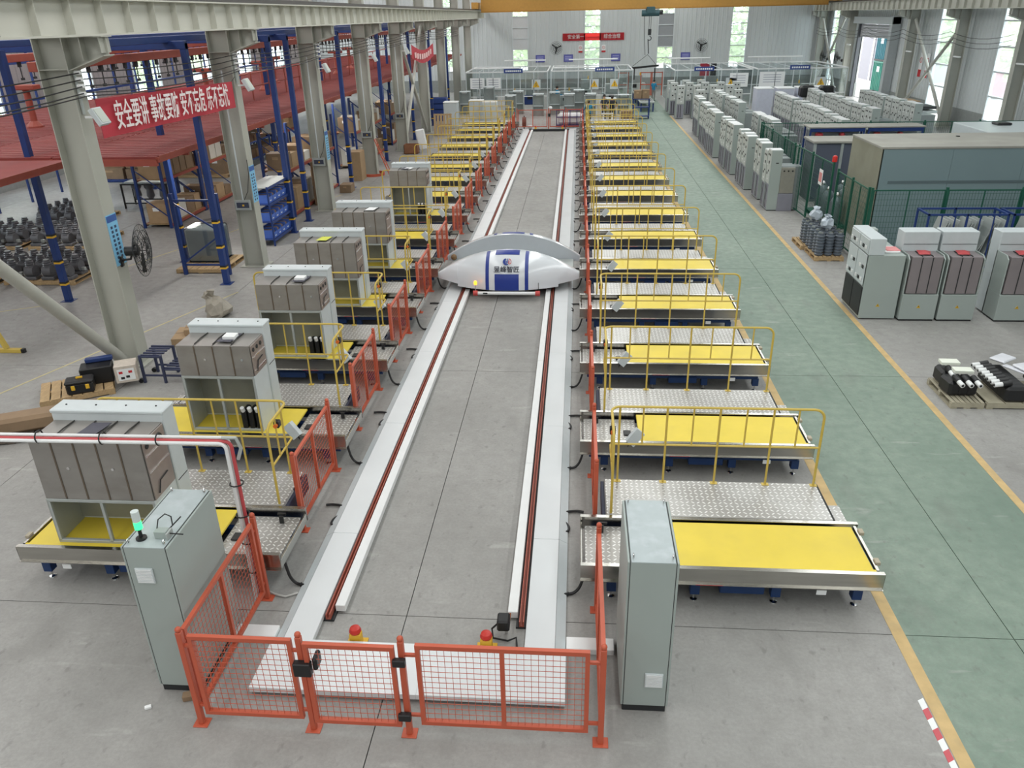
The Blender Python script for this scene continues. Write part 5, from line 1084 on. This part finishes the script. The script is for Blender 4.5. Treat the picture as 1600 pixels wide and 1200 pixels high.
# ---- concrete topped kiosk and other enclosures behind the green fence
t = T('grey_enclosure', 'large blue grey enclosure with dusty flat roof behind the green fence', 'enclosure', (9.12, 24.75, 0))
for i in range(4): ob('wall_panel', B().bbox(2.05 * i, 0, 0, 2.05 * i + 2.045, .06, 2.96, .004), TEAL, t)
ob('side_wall', B().bbox(-.02, .0, 0, .04, 2.75, 2.96, .004), M('stained_side', (136, 136, 120), .85, var=.1, scale=1.2, dirt=((150, 150, 134), .5, .8)), t); ob('back_wall', B().box(0, 2.7, 0, 8.2, 2.76, 2.96), TEAL, t); ob('end_wall', B().box(8.16, 0, 0, 8.22, 2.76, 2.96), TEAL, t)
ob('flat_roof', B().bbox(-.03, -.02, 2.96, 8.25, 2.8, 3.03, .01), CONC, t); ob('roof_stone', B().bbox(2.9, 1.9, 3.03, 3.0, 2.0, 3.06, .01), DARK, t); ob('dark_band', B().box(.3, -.01, 1.95, 4.5, -.002, 2.03), M('band_grey', (92, 108, 112), .6), t)
t = T('glass_kiosk', 'dark glazed grey kiosk behind the green fence left of the big enclosure', 'kiosk', (8.95, 31.2, 0))
ob('kiosk_roof', B().bbox(-.05, -.05, 2.2, 5.0, 1.4, 2.28, .01), CONC, t); ob('kiosk_wall', B().box(.05, .08, 0, 4.9, 1.3, 2.2), M('kiosk_grey', (112, 116, 126), .5), t)
for i in range(5): ob('kiosk_mullion', B().bbox(.0 + 1.0 * i, 0, 0, .1 + 1.0 * i, .08, 2.2, .006), GALV, t)
for i in range(4): ob('kiosk_pane', B().bbox(.1 + 1.0 * i, .04, .1, 1.0 + 1.0 * i, .07, 2.15, .003), M('dark_glazing', (92, 96, 110), .25), t)
for bi, x in enumerate((9.9, 12.3)):
    t = T('blue_frame_rack', 'blue framed rack with pale top behind the green fence, %s' % ['left one', 'right one'][bi], 'rack', (x, 35.4, 0))
    for a in (0, 2.2):
        for b in (0, .9): ob('rack_post', B().bbox(a, b, 0, a + .07, b + .07, 2.2, .005), POSTB, t)
    ob('rack_top', B().bbox(-.05, -.05, 2.2, 2.32, 1.02, 2.26, .01), CONC, t); ob('rack_beam', B().bbox(0, -.02, 2.05, 2.27, .04, 2.2, .006), POSTB, t); ob('rack_panel', B().box(.08, .5, .3, 2.2, .54, 2.05), CAB, t)
    ob('red_item', B().bbox(.3, .05, 1.7, .6, .35, 2.0, .06), MATS['red_plastic'], t); ob('red_item', B().bbox(1.3, .05, 1.7, 1.5, .35, 2.0, .06), MATS['red_plastic'], t); ob('shelf', B().box(.05, .05, 1.66, 2.2, .95, 1.7), POSTB, t)
t = T('white_container', 'pale container with vents standing by the right wall', 'container', (16.4, 33.4, 0)); ob('container_body', B().bbox(0, 0, 0, 6.2, 3.6, 2.2, .02), PALE, t); ob('vent_strip', B().box(.25, -.01, 1.95, 1.6, 0, 2.1), DARK, t); ob('roof_cap', B().bbox(1.2, 2.2, 2.2, 1.8, 2.8, 2.3, .04), BLACK, t); ob('roof_cap', B().bbox(4.2, .8, 2.2, 4.7, 1.2, 2.27, .03), DARK, t)
# green mesh fence runs
def green_fence(label, p, q, n, h=2.3, gate=False, z0=.1):
    t = T('green_mesh_fence', label, 'fence'); p, q = Vector((*p, 0)), Vector((*q, 0)); d = (q - p) / n; Z = Vector((0, 0, 1)); u = d.normalized()
    for i in range(n + 1): ob('fence_post', B().bar(p + d * i, p + d * i + Z * (h + .05), .06, .06), GREENF, t)
    for i in range(n):
        a, b = p + d * i + u * .05, p + d * (i + 1) - u * .05
        for z in (z0, h - .03): ob('frame_bar', B().bar(a + Z * z, b + Z * z, .035, .035), GREENF, t)
        for e in (a, b, (a + b) / 2): ob('frame_stile', B().bar(e + Z * z0, e + Z * (h - .03), .03, .03), GREENF, t)
        m = B(); L = (b - a).length; k = int(L / .08)
        for j in range(1, k): c = a + (b - a) * j / k; m.bar(c + Z * z0, c + Z * (h - .03), .006, .006)
        for j in range(1, int(h / .16)): m.bar(a + Z * (z0 + j * .16), b + Z * (z0 + j * .16), .006, .006)
        tag(ob('wire_mesh', m, GREENF, t), kind='stuff')
    return t
green_fence('green mesh fence in front of the big blue grey enclosure', (8.35, 22.9), (16.5, 22.9), 4, 2.15)
green_fence('green mesh fence along the left side of the big enclosure', (8.3, 23.0), (8.3, 25.9), 2, 2.15)
gf = green_fence('green mesh gate leaves beside the insulator pallet with a small sign', (8.25, 26.3), (8.05, 30.4), 2, 2.3)
ob('sign_plate', B().box(8.15, 27.0, 1.45, 8.16, 27.4, 1.95), PAPERW, gf); ob('sign_print', B().box(8.142, 27.05, 1.55, 8.149, 27.35, 1.85), MATS['pink_sheet'], gf)
green_fence('green mesh fence behind the aisle row of cabinets', (8.25, 30.6), (8.3, 37.4), 3, 2.2)
green_fence('green mesh fence running right behind the glazed kiosk', (8.4, 37.5), (20, 37.3), 5, 2.2)
# gas tanks and bottles behind the gate
TK = M('tank_grey_green', (96, 108, 112), .4, .3, var=.1)
for i, (x, y) in enumerate([(8.8, 27.2), (9.3, 27.5), (9.9, 27.3), (8.8, 28.2), (9.4, 28.4), (10.0, 28.2), (8.9, 29.2), (9.6, 29.3)]):
    t = T('gas_vessel', 'grey gas vessel with chrome cap behind the green gate, %s from the camera' % ORD[i], 'vessel', (x, y, .15), 0, 'gas vessels behind the green gate'); ob('vessel_body', B().lathe([(.2, 0), (.22, .05), (.22, .7), (.15, .85), (.06, .92)], n=12), TK, t, smooth=True); ob('chrome_cap', B().lathe([(.07, .9), (.08, .95), (.05, 1.02), (.01, 1.05)], n=10), CHROME, t, smooth=True)
pallet('green skid under the gas vessels behind the gate', (8.5, 26.9, 0), 2.0, 2.8, 0, GREENF)
one('alarm_lamp', B().lathe([(.08, 0), (.08, .12), (.07, .17), (.02, .2)], n=12), M('alarm_red', (200, 40, 36), .35), 'red dome alarm lamp on the corner post of the green fence', 'lamp', None, (8.25, 26.3, 2.35), smooth=True)
# insulators on the pallets by the aisle
pallet('front wooden pallet of ribbed insulators by the green fence', (7.1, 23.1, 0), .85, 1.15); pallet('rear wooden pallet of ribbed insulators by the green fence', (7.0, 24.35, 0), .85, 1.1)
iz = None
for r in range(6):
    for c in range(3):
        lab = 'grey ribbed post insulator, place %s in the %s row on the aisle pallets' % (ORD[c], ORD[r]); L_ = (7.25 + .27 * c + .02 * (r % 2), 23.3 + .36 * r, .13)
        if iz is None:
            iz = T('post_insulator', lab, 'insulator', L_, 0, 'ribbed insulators on pallets'); pr = [(.1, 0)]
            for k in range(7): pr += [(.13, .04 + .09 * k), (.13, .06 + .09 * k), (.1, .08 + .09 * k)]
            ob('ribbed_body', B().lathe(pr + [(.1, .68)], n=12), INSUL, iz, smooth=True); ob('metal_cap', B().cyl((0, 0, .68), (0, 0, .71), .085, n=12), CHROME, iz, smooth=True)
        else: dup(iz, lab, L_)
for i, (x, y) in enumerate(((7.5, 23.75), (7.5, 24.85))): one('plastic_bag', B().lathe([(.12, -.16), (.2, -.05), (.17, .08), (.06, .16), (.1, .22), (.03, .24)], (0, 0, .16), 9).crumple(i, .04), M('clear_bag', (176, 186, 196), .3, var=.1), '%s pale plastic bag lying on the ribbed insulators' % ['near', 'far'][i], 'bag', None, (x, y, .84))
# black cable connectors on pallets at the right edge
pallet('wooden pallet at the right edge under black connector blocks', (7.02, 13.5, 0), .6, 1.1, 0, M('grey_wood', (166, 160, 140), .75, var=.12)); pallet('long wooden pallet at the right frame edge under black connectors', (7.66, 13.5, 0), 2.2, 1.0, 0, MATS['grey_wood'])
def connector(label, loc, rz):
    t = T('cable_connector', label, 'connector', loc, rz, 'black cable connectors with white ends'); ob('rubber_body', B().bbox(-.11, .0, 0, .11, .42, .3, .05), BLACK, t); ob('sleeve', B().cyl((0, .1, .36), (0, -.05, .33), .055, n=10), BLACK, t, smooth=True)
    ob('white_end', B().cyl((0, -.05, .33), (0, -.19, .31), .045, n=10), WHITE2, t, smooth=True); ob('bore', B().cyl((0, -.19, .31), (0, -.195, .31), .025, n=8), BLACK, t); return t
n = 0
for x in (7.16, 7.32, 7.48): connector('black connector with white end, place %s at the near left pallet corner' % ORD[n], (x, 13.75, .13), .1); n += 1
connector('black connector block under the rear white carton on the left pallet', (7.2, 14.2, .13), 0)
for i in range(8): connector('black connector with white end pointing left, %s from the camera on the long pallet' % ORD[i], (7.95, 13.62 + .13 * i, .13), -math.pi / 2)
for i in range(8): connector('black connector on the right part of the long pallet, %s from the camera' % ORD[i], (8.8, 13.62 + .13 * i, .13), -math.pi / 2)
for i, (x, y, z) in enumerate([(7.08, 14.3, .53), (7.2, 13.98, .5)]): one('white_carton', B().bbox(0, 0, 0, .34, .2, .06, .006), M('carton_cream', (226, 230, 218), .6), 'flat white carton on the left connector pallet, %s one' % ['rear', 'front'][i], 'box', None, (x, y, z), -.05)
for i, (x, y, a) in enumerate([(8.25, 14.35, .6), (8.45, 14.0, .3), (8.6, 13.75, .5)]): one('plastic_pouch', B().bbox(0, 0, 0, .42, .3, .05, .02), M('clear_pouch', (214, 216, 222), .25, var=.04), 'clear plastic pouch on the long connector pallet, %s from the back' % ORD[i], 'pouch', None, (x, y, .54), a)
one('packing_strip', B().bbox(0, 0, 0, .95, .12, .03, .008), MATS['clear_pouch'], 'long white plastic strip across the black connectors', 'strip', None, (8.22, 14.35, .5), -1.05)
# blue racks holding grey panels
for ri, x in enumerate((9.45, 11.65)):
    t = T('panel_rack', '%s blue rack of upright grey panels behind the switchgear' % ['left', 'right'][ri], 'rack', (x, 21.6, 0))
    for a in (0, 1.0, 2.05):
        for b in (0, .75): ob('rack_post', B().bbox(a, b, 0, a + .05, b + .05, 1.75, .004), POSTB, t)
    for z in (.25, 1.7):
        for b in (.0, .75): ob('rack_rail', B().bbox(0, b, z, 2.1, b + .05, z + .05, .004), POSTB, t)
        for a in (0, 2.05): ob('end_rail', B().bbox(a, 0, z, a + .05, .8, z + .05, .004), POSTB, t)
    for a in (.35, .7, 1.35, 1.7): ob('divider_bar', B().bbox(a, 0, .3, a + .03, .03, 1.7, .003), POSTB, t)
    for i in range(12): one('steel_sheet', B().bbox(0, 0, 0, .02, .65, 1.28, .006).xf(Matrix.Rotation(.25 if i % 4 else .42, 4, 'Y')), GALV, 'grey sheet panel, %s from the left in the %s blue rack' % (ORD[i], ['left', 'right'][ri]), 'panel', 'grey panels in the blue racks', (x + .1 + .15 * i, 21.66, .32))
# ================================================================ far end: cabinets, test booths, workers
for i, (x, y) in enumerate([(-8.95, 54.4), (-7.35, 55.3), (-6.3, 54.3)]):
    t = T('pale_cabinet', 'pale rounded cabinet beyond the last left table, %s from the left' % ORD[i], 'cabinet', (x, y, 0), 0, 'pale cabinets at the far left'); ob('cabinet_body', B().bbox(0, 0, 0, .95, .8, 1.62, .04), PALE, t); ob('top_lid', B().bbox(-.02, -.02, 1.6, .97, .82, 1.68, .03), WHITE2, t); ob('door_line', B().box(.1, -.004, .1, .85, .0, .11), DARK, t)
SILV = M('silver_panel', (150, 158, 156), .4, .35, var=.05)
for i, (x, y, h) in enumerate([(-5.3, 60, 1.5), (-4.9, 62.2, 1.6), (-3.3, 60.8, 1.5), (-2.1, 61.5, 1.55), (-1.0, 60.6, 1.5), (-.3, 62.5, 1.6), (.55, 60.5, 1.5), (-9, 62.5, 1.6), (-7.3, 64, 1.8), (2.0, 60, 1.2), (3.0, 61.5, 1.3)]):
    t = T('silver_cubicle', 'open silver sheet cubicle on the floor past the far gate, %s from the left' % ORD[[0, 7, 8].index(i) + 0 if False else sorted(range(11), key=lambda j: [-5.3, -4.9, -3.3, -2.1, -1.0, -.3, .55, -9, -7.3, 2.0, 3.0][j]).index(i)], 'cubicle', (x, y, 0), 0, 'silver cubicles at the far end')
    ob('cubicle_side', B().bbox(0, 0, 0, .04, .8, h, .004), SILV, t); ob('cubicle_side', B().bbox(.76, 0, 0, .8, .8, h, .004), SILV, t); ob('cubicle_back', B().box(.04, .3, 0, .76, .34, h - .1), SILV, t); ob('cubicle_top', B().bbox(0, 0, h, .8, .8, h + .04, .004), PALE, t); ob('cubicle_shelf', B().box(.04, .02, h * .45, .76, .3, h * .45 + .05), PALE, t)
def booth(label, x0, x1, y0, y1, h, nx, signs):
    t = T('test_booth', label, 'booth')
    for y in (y0, y1):
        for i in range(nx + 1):
            x = x0 + (x1 - x0) * i / nx; ob('booth_post', B().bbox(x - .03, y - .03, 0, x + .03, y + .03, h, .005), PALE, t)
        ob('booth_header', B().bbox(x0, y - .04, h - .08, x1, y + .04, h, .005), WHITE2, t); ob('booth_sill', B().bbox(x0, y - .03, .9, x1, y + .03, .96, .005), WHITE2, t)
        for i in range(nx): a = x0 + (x1 - x0) * i / nx + .05; b = x0 + (x1 - x0) * (i + 1) / nx - .05; ob('booth_pane', B().box(a, y - .008, .98, b, y + .008, h - .1), BOOTHGLASS, t)
    for x in (x0, x1):
        ob('side_header', B().bbox(x - .04, y0, h - .08, x + .04, y1, h, .005), WHITE2, t); ob('side_pane', B().box(x - .008, y0 + .05, .1, x + .008, y1 - .05, h - .1), BOOTHGLASS, t)
    for i in range(1, nx): x = x0 + (x1 - x0) * i / nx; ob('roof_rail', B().bbox(x - .02, y0, h, x + .02, y1, h + .04, .004), PALE, t)
    for sx in signs:
        s_ = ob('name_sign', B().bbox(sx - .75, y0 - .12, h - .12, sx + .75, y0 - .06, h + .2, .006), M('sign_blue', (36, 62, 130), .5), t)
        for j in range(8): ob('sign_character', B().box(sx - .62 + .16 * j, y0 - .126, h - .02, sx - .51 + .16 * j, y0 - .121, h + .1), PAPERW, s_)
    return t
booth('white framed glazed test booth at the far left end', -8.9, -2.4, 66, 73, 2.8, 6, (-5.1,))
booth('white framed glazed test booth in the far middle', -2.1, 4.3, 66.2, 73, 2.8, 6, (2.1,))
booth('white framed glazed test booth at the far right end', 7.5, 13.4, 65.5, 74, 2.75, 5, (9.7,))
booth('white framed glazed test booth in the far right corner', 13.8, 20.5, 65.5, 74, 2.75, 5, (16.9,))
for i, (x, y, w, z) in enumerate([(-6.4, 66, 3.6, 3.0), (-4.6, 73, 3.6, 3.2), (-.2, 66.2, 3.4, 2.95), (1.3, 73, 4.2, 3.2), (9.6, 74, 3.6, 3.1), (16.9, 74, 4.6, 3.1)]):
    t = T('strip_lamp', 'long white strip lamp above the far booths, %s counted' % ORD[i], 'lamp', (x, y, z), 0, 'strip lamps over the booths'); ob('lamp_body', B().bbox(-w / 2, -.12, 0, w / 2, .12, .1, .02), WHITE2, t)
    for s in (-1, 1): ob('lamp_hanger', B().bar((s * w * .3, 0, -(z - 2.79)), (s * w * .3, 0, 0), .03), WHITE2, t)
def warnboard(label, x, y, z, s):
    t = T('warning_sign', label, 'sign', (x, y, z)); ob('sign_plate', B().box(-s * .7, 0, -s * .75, s * .7, .02, s * .75), PALE, t); ob('yellow_triangle', B().prism([(-s * .55, -s * .4), (s * .55, -s * .4), (0, s * .6)], -.015, 0), HAZY, t); ob('black_bolt', B().prism([(-.05, -.2), (.06, -.02), (.0, 0), (.05, .22), (-.06, .05), (0, .02)], -.02, -.016), BLACK, t)
warnboard('left yellow triangle warning sign on the middle booth glass', 1.3, 66.17, 1.75, .5); warnboard('right yellow triangle warning sign on the middle booth glass', 2.9, 66.17, 1.75, .5)
warnboard('yellow triangle sign on the far right booth left of the red items', 8.3, 65.47, 1.6, .5); warnboard('yellow triangle sign on the far right booth right of the red items', 11.8, 65.47, 1.7, .55); warnboard('yellow triangle sign on the far left booth glass', -3.3, 65.97, 1.8, .5); warnboard('yellow triangle sign on the corner booth', 18.6, 65.47, 1.7, .5)
for i, (x, y, w, h) in enumerate([(-8.0, 65.97, 1.15, .8), (-6.7, 65.97, 1.15, .8), (12.4, 65.47, 1.4, 1.0), (14.9, 65.47, 1.9, 1.1)]):
    t = T('wall_chart', 'pale paper chart hung on the far booth glass, %s from the left' % ORD[i], 'chart', (x, y, 1.95)); ob('chart_sheet', B().box(-w / 2, 0, -h / 2, w / 2, .02, h / 2), PAPERW, t)
    for j in range(4): ob('printed_line', B().box(-w * .35, -.006, h * .3 - .17 * j - .02, w * .35, -.001, h * .3 - .17 * j + .02), M('print_grey', (150, 156, 170), .6), t)
t = T('red_arrow_sign', 'dark red arrow panel with black character at the back wall', 'sign', (11.1, 73.97, 2.2)); ob('red_panel', B().box(-.5, -.02, -.5, .3, .02, .5), M('dark_red', (150, 36, 54), .5), t); ob('black_mark', B().bbox(.4, -.02, -.5, .9, .02, .5, .02), BLACK, t)
# machines inside the booths
for i, (x, y, w, h, m) in enumerate([(-7.5, 68, 1.6, 1.4, SILV), (-5.4, 68, .8, 1.1, POSTB), (-4.0, 69, .9, 1.2, POSTB), (-1.0, 68, 1.2, 1.1, SILV), (.6, 69, 1.0, 1.9, CAB), (2.7, 66.9, 1.5, 1.7, SILV), (9.6, 68, 1.4, 1.6, M('rust_red', (156, 84, 72), .6)), (11.2, 69, .9, 1.5, ORANGE2), (15.9, 68, 1.3, 1.9, M('timber_brown', (150, 124, 96), .7)), (17.4, 68, 1.4, 1.4, POSTB), (5.2, 77, 2.0, 1.6, GALV)]):
    t = T('test_machine', 'test machine standing in the far booths, %s from the left' % ORD[i], 'machine', (x, y, 0)); ob('machine_base', B().bbox(-w / 2, 0, 0, w / 2, 1.0, h * .6, .03), m, t); ob('machine_head', B().bbox(-w * .35, .2, h * .6, w * .35, .8, h, .03), SILV if m is not SILV else GALV, t); ob('control_screen', B().bbox(-.2, -.03, h * .35, .2, 0, h * .55, .01), BLACK, t); ob('warning_lamp', B().cyl((w * .25, .5, h), (w * .25, .5, h + .25), .05), HAZY, t)
# conveyor and orange frames under the hoist
t = T('roller_bench', 'long grey roller bench with blue legs leading to the far gap', 'workbench', (4.7, 62.5, 0))
ob('bench_top', B().bbox(0, 0, .62, 1.1, 10, .72, .01), GALV, t)
for y in (.2, 3.3, 6.6, 9.8):
    for x in (.05, .95): ob('bench_leg', B().bbox(x, y - .05, 0, x + .1, y + .05, .62, .005), POSTB, t)
for i in range(14): ob('roller', B().cyl((.05, .4 + .7 * i, .74), (1.05, .4 + .7 * i, .74), .04, n=8), CHROME, t)
for i, x in enumerate((3.6, 5.6, 6.6)):
    t = T('orange_stand', 'orange steel stand near the back wall opening, %s from the left' % ORD[i], 'stand', (x, 75.5, 0))
    for a in (0, .9): ob('stand_post', B().bbox(a, 0, 0, a + .08, .08, 2.0, .006), ORANGE, t)
    for z in (.9, 1.9): ob('stand_bar', B().bbox(0, 0, z, .98, .08, z + .08, .006), ORANGE, t)
t = T('utility_rack', 'blue wheeled rack with brown cartons near the far workers', 'rack', (3.9, 58.2, 0))
for x in (0, 1.1):
    for y in (0, .6): ob('rack_post', B().bbox(x, y, 0, x + .06, y + .06, 1.35, .004), POSTB, t)
for z in (.15, .75, 1.3): ob('rack_shelf', B().bbox(0, 0, z, 1.16, .66, z + .05, .004), POSTB, t)
carton('brown carton on top of the blue wheeled rack, left one', (3.95, 58.25, 1.35), .52, .5, .55); carton('brown carton on top of the blue wheeled rack, right one', (4.5, 58.25, 1.35), .5, .5, .6)
carton('brown carton on the floor among the far workers', (2.9, 54.4, .45), .7, .6, .5)
for i, (x, y) in enumerate(((2.0, 54.2), (3.2, 55.0))):
    t = T('work_trestle', 'white trestle beside the far workers, %s one' % ['left', 'right'][i], 'trestle', (x, y, 0))
    for a in (-.3, .3): ob('trestle_leg', B().bar((a, -.2, 0), (a, .1, .8), .06), WHITE2, t); ob('trestle_leg', B().bar((a, .4, 0), (a, .1, .8), .06), WHITE2, t)
    ob('trestle_beam', B().bbox(-.4, .05, .78, .4, .15, .86, .01), WHITE2, t)
t = T('blue_cage_cart', 'blue cage trolley with white sacks behind the far gate', 'trolley', (-1.4, 54.3, 0))
for x in (0, .45, .9, 1.35, 1.8): ob('cage_bar', B().bbox(x, 0, 0, x + .05, .05, 1.1, .004), POSTB, t)
for z in (.1, .6, 1.05): ob('cage_rail', B().bbox(0, 0, z, 1.85, .05, z + .06, .004), POSTB, t)
ob('white_sack', B().bbox(.1, .1, .15, 1.75, .8, .85, .15), PAPERW, t); ob('cage_floor', B().bbox(0, 0, .06, 1.85, .9, .12, .005), POSTB, t)
one('white_helmet', B().ball((0, 0, .08), .13, 10, 6, (1, 1.15, .8)), WHITE2, 'white helmet resting on the far orange gate', 'helmet', None, (-1.75, 53.28, 1.26), smooth=True)
t = T('hose_reel', 'brown wheeled reel standing inside the far fence corner', 'reel', (-3.5, 53.9, 0)); ob('reel_drum', B().cyl((-.12, 0, .4), (.12, 0, .4), .32, n=16), M('reel_brown', (112, 66, 56), .6), t, smooth=True); ob('reel_frame', B().bar((0, -.2, 0), (0, 0, .8), .06), BLACK, t); ob('white_hose', B().ball((.4, -.1, .12), .14, 8, 5, (1.4, 1, .8)), WHITE2, t)
t = T('blue_bin_stack', 'stack of dark blue crates beside the far left booth', 'crates', (-10.6, 58.5, 0))
for i in range(4): ob('stacked_crate', B().bbox(0, 0, .4 * i, 1.2, .9, .4 * i + .36, .03), M('navy_crate', (40, 66, 130), .5), t)
# ---- workers: one continuous skinned body each
def person(label, loc, rz, shirt, legs, arms):
    """arms: list of (elbow, wrist) offsets for left and right, metres from the shoulder"""
    J = {'pel': (0, 0, .95), 'sp': (0, .01, 1.15), 'ch': (0, 0, 1.34), 'nk': (0, 0, 1.47), 'hd': (0, -.02, 1.58), 'tp': (0, -.01, 1.69)}
    V = []; R = []; E = []; ix = {}
    def add(k, p, r, par=None):
        ix[k] = len(V); V.append(p); R.append(r)
        if par: E.append((ix[par], ix[k]))
    add('pel', J['pel'], (.155, .115)); add('sp', J['sp'], (.14, .1), 'pel'); add('ch', J['ch'], (.165, .115), 'sp'); add('nk', J['nk'], (.058, .058), 'ch'); add('hd', J['hd'], (.085, .1), 'nk'); add('tp', J['tp'], (.07, .08), 'hd')
    for s, nm in ((-1, 'l'), (1, 'r')):
        e, w = arms[0 if s < 0 else 1]
        add('sh' + nm, (s * .19, 0, 1.40), (.06, .06), 'ch'); add('el' + nm, (s * .23 + e[0], e[1], 1.40 + e[2]), (.043, .043), 'sh' + nm); add('wr' + nm, (s * .23 + w[0], w[1], 1.40 + w[2]), (.03, .03), 'el' + nm)
        hw = Vector(V[ix['wr' + nm]]); d = (hw - Vector(V[ix['el' + nm]])).normalized(); add('ha' + nm, tuple(hw + d * .09), (.036, .022), 'wr' + nm); add('fi' + nm, tuple(hw + d * .17), (.016, .012), 'ha' + nm); add('th' + nm, tuple(hw + d * .08 + Vector((-s * .05, -.03, 0))), (.012, .012), 'wr' + nm)
        add('hp' + nm, (s * .1, 0, .88), (.095, .1), 'pel'); add('kn' + nm, (s * .11, -.02, .49), (.062, .065), 'hp' + nm); add('an' + nm, (s * .12, .02, .09), (.042, .045), 'kn' + nm); add('to' + nm, (s * .13, -.15, .045), (.042, .035), 'an' + nm)
    me = bpy.data.meshes.new('person'); me.from_pydata(V, E, []); o = bpy.data.objects.new('person', me); COL.objects.link(o)
    sk = o.modifiers.new('skin', 'SKIN'); su = o.modifiers.new('sub', 'SUBSURF'); su.levels = su.render_levels = 1
    for i, r in enumerate(R): me.skin_vertices[0].data[i].radius = r; me.skin_vertices[0].data[i].use_root = (i == 0)
    dg = bpy.context.evaluated_depsgraph_get(); m2 = bpy.data.meshes.new_from_object(o.evaluated_get(dg)); bpy.data.objects.remove(o)
    for mt in (SKIN, shirt, legs, BLACK): m2.materials.append(mt)
    for f in m2.polygons:
        c = f.center; f.use_smooth = True
        arm = abs(c.x) > .2 and c.z > .8
        f.material_index = 0 if c.z > 1.46 or (arm and (Vector(c) - Vector((math.copysign(.19, c.x), 0, 1.4))).length > .26) else (1 if c.z > .93 else (3 if c.z < .1 else 2))
    t = T('person', label, 'person', loc, rz); ob('body', m2, None, t)
    hb = B().ball((0, .0, 1.65), .108, 10, 7, (.92, 1.08, .95)); ob('hair', hb, HAIR, t, smooth=True)
    fa = B().ball((-.035, -.105, 1.585), .011, 6, 4).ball((.035, -.105, 1.585), .011, 6, 4); ob('eyes', fa, HAIR, t); ob('nose', B().ball((0, -.12, 1.56), .016, 6, 4, (.8, 1, 1.3)), SKIN, t); ob('mouth', B().ball((0, -.108, 1.522), .018, 6, 4, (1.3, .4, .4)), M('lips', (150, 90, 80), .6), t)
    return t
TEALS = M('shirt_teal_blue', (24, 122, 160), .7, var=.05); BLKS = M('shirt_black', (30, 32, 38), .7); TROU = M('trousers_dark', (48, 50, 60), .7); KHA = M('trousers_khaki', (130, 128, 124), .7)
DOWN = [((-.04, .0, -.28), (-.03, -.1, -.52)), ((.04, .0, -.28), (.03, -.1, -.52))]; FWD = [((-.03, -.08, -.26), (.06, -.3, -.3)), ((.03, -.08, -.26), (-.06, -.3, -.3))]; AKIM = [((-.16, .05, -.24), (.06, -.02, -.42)), ((.16, .05, -.24), (-.06, -.02, -.42))]
person('worker in a teal shirt standing by the roller bench under the hoist', (6.35, 70.2, 0), 2.5, TEALS, KHA, FWD)
person('worker in a teal shirt in front of the silver cubicles, seen from the side', (-1.62, 65.2, 0), 1.2, TEALS, TROU, FWD)
person('worker in black standing nearest the camera with hands on hips', (2.35, 56.4, 0), math.pi, BLKS, TROU, AKIM)
person('worker in dark clothes behind the one with hands on hips', (1.85, 57.6, 0), .5, M('shirt_charcoal', (62, 64, 72), .7), TROU, DOWN)
person('worker in a teal shirt bending at the far right railing', (.72, 53.6, 0), math.pi, TEALS, TROU, FWD)
person('worker in a teal shirt behind the middle booth glass', (3.1, 68.6, 0), .4, TEALS, TROU, DOWN)
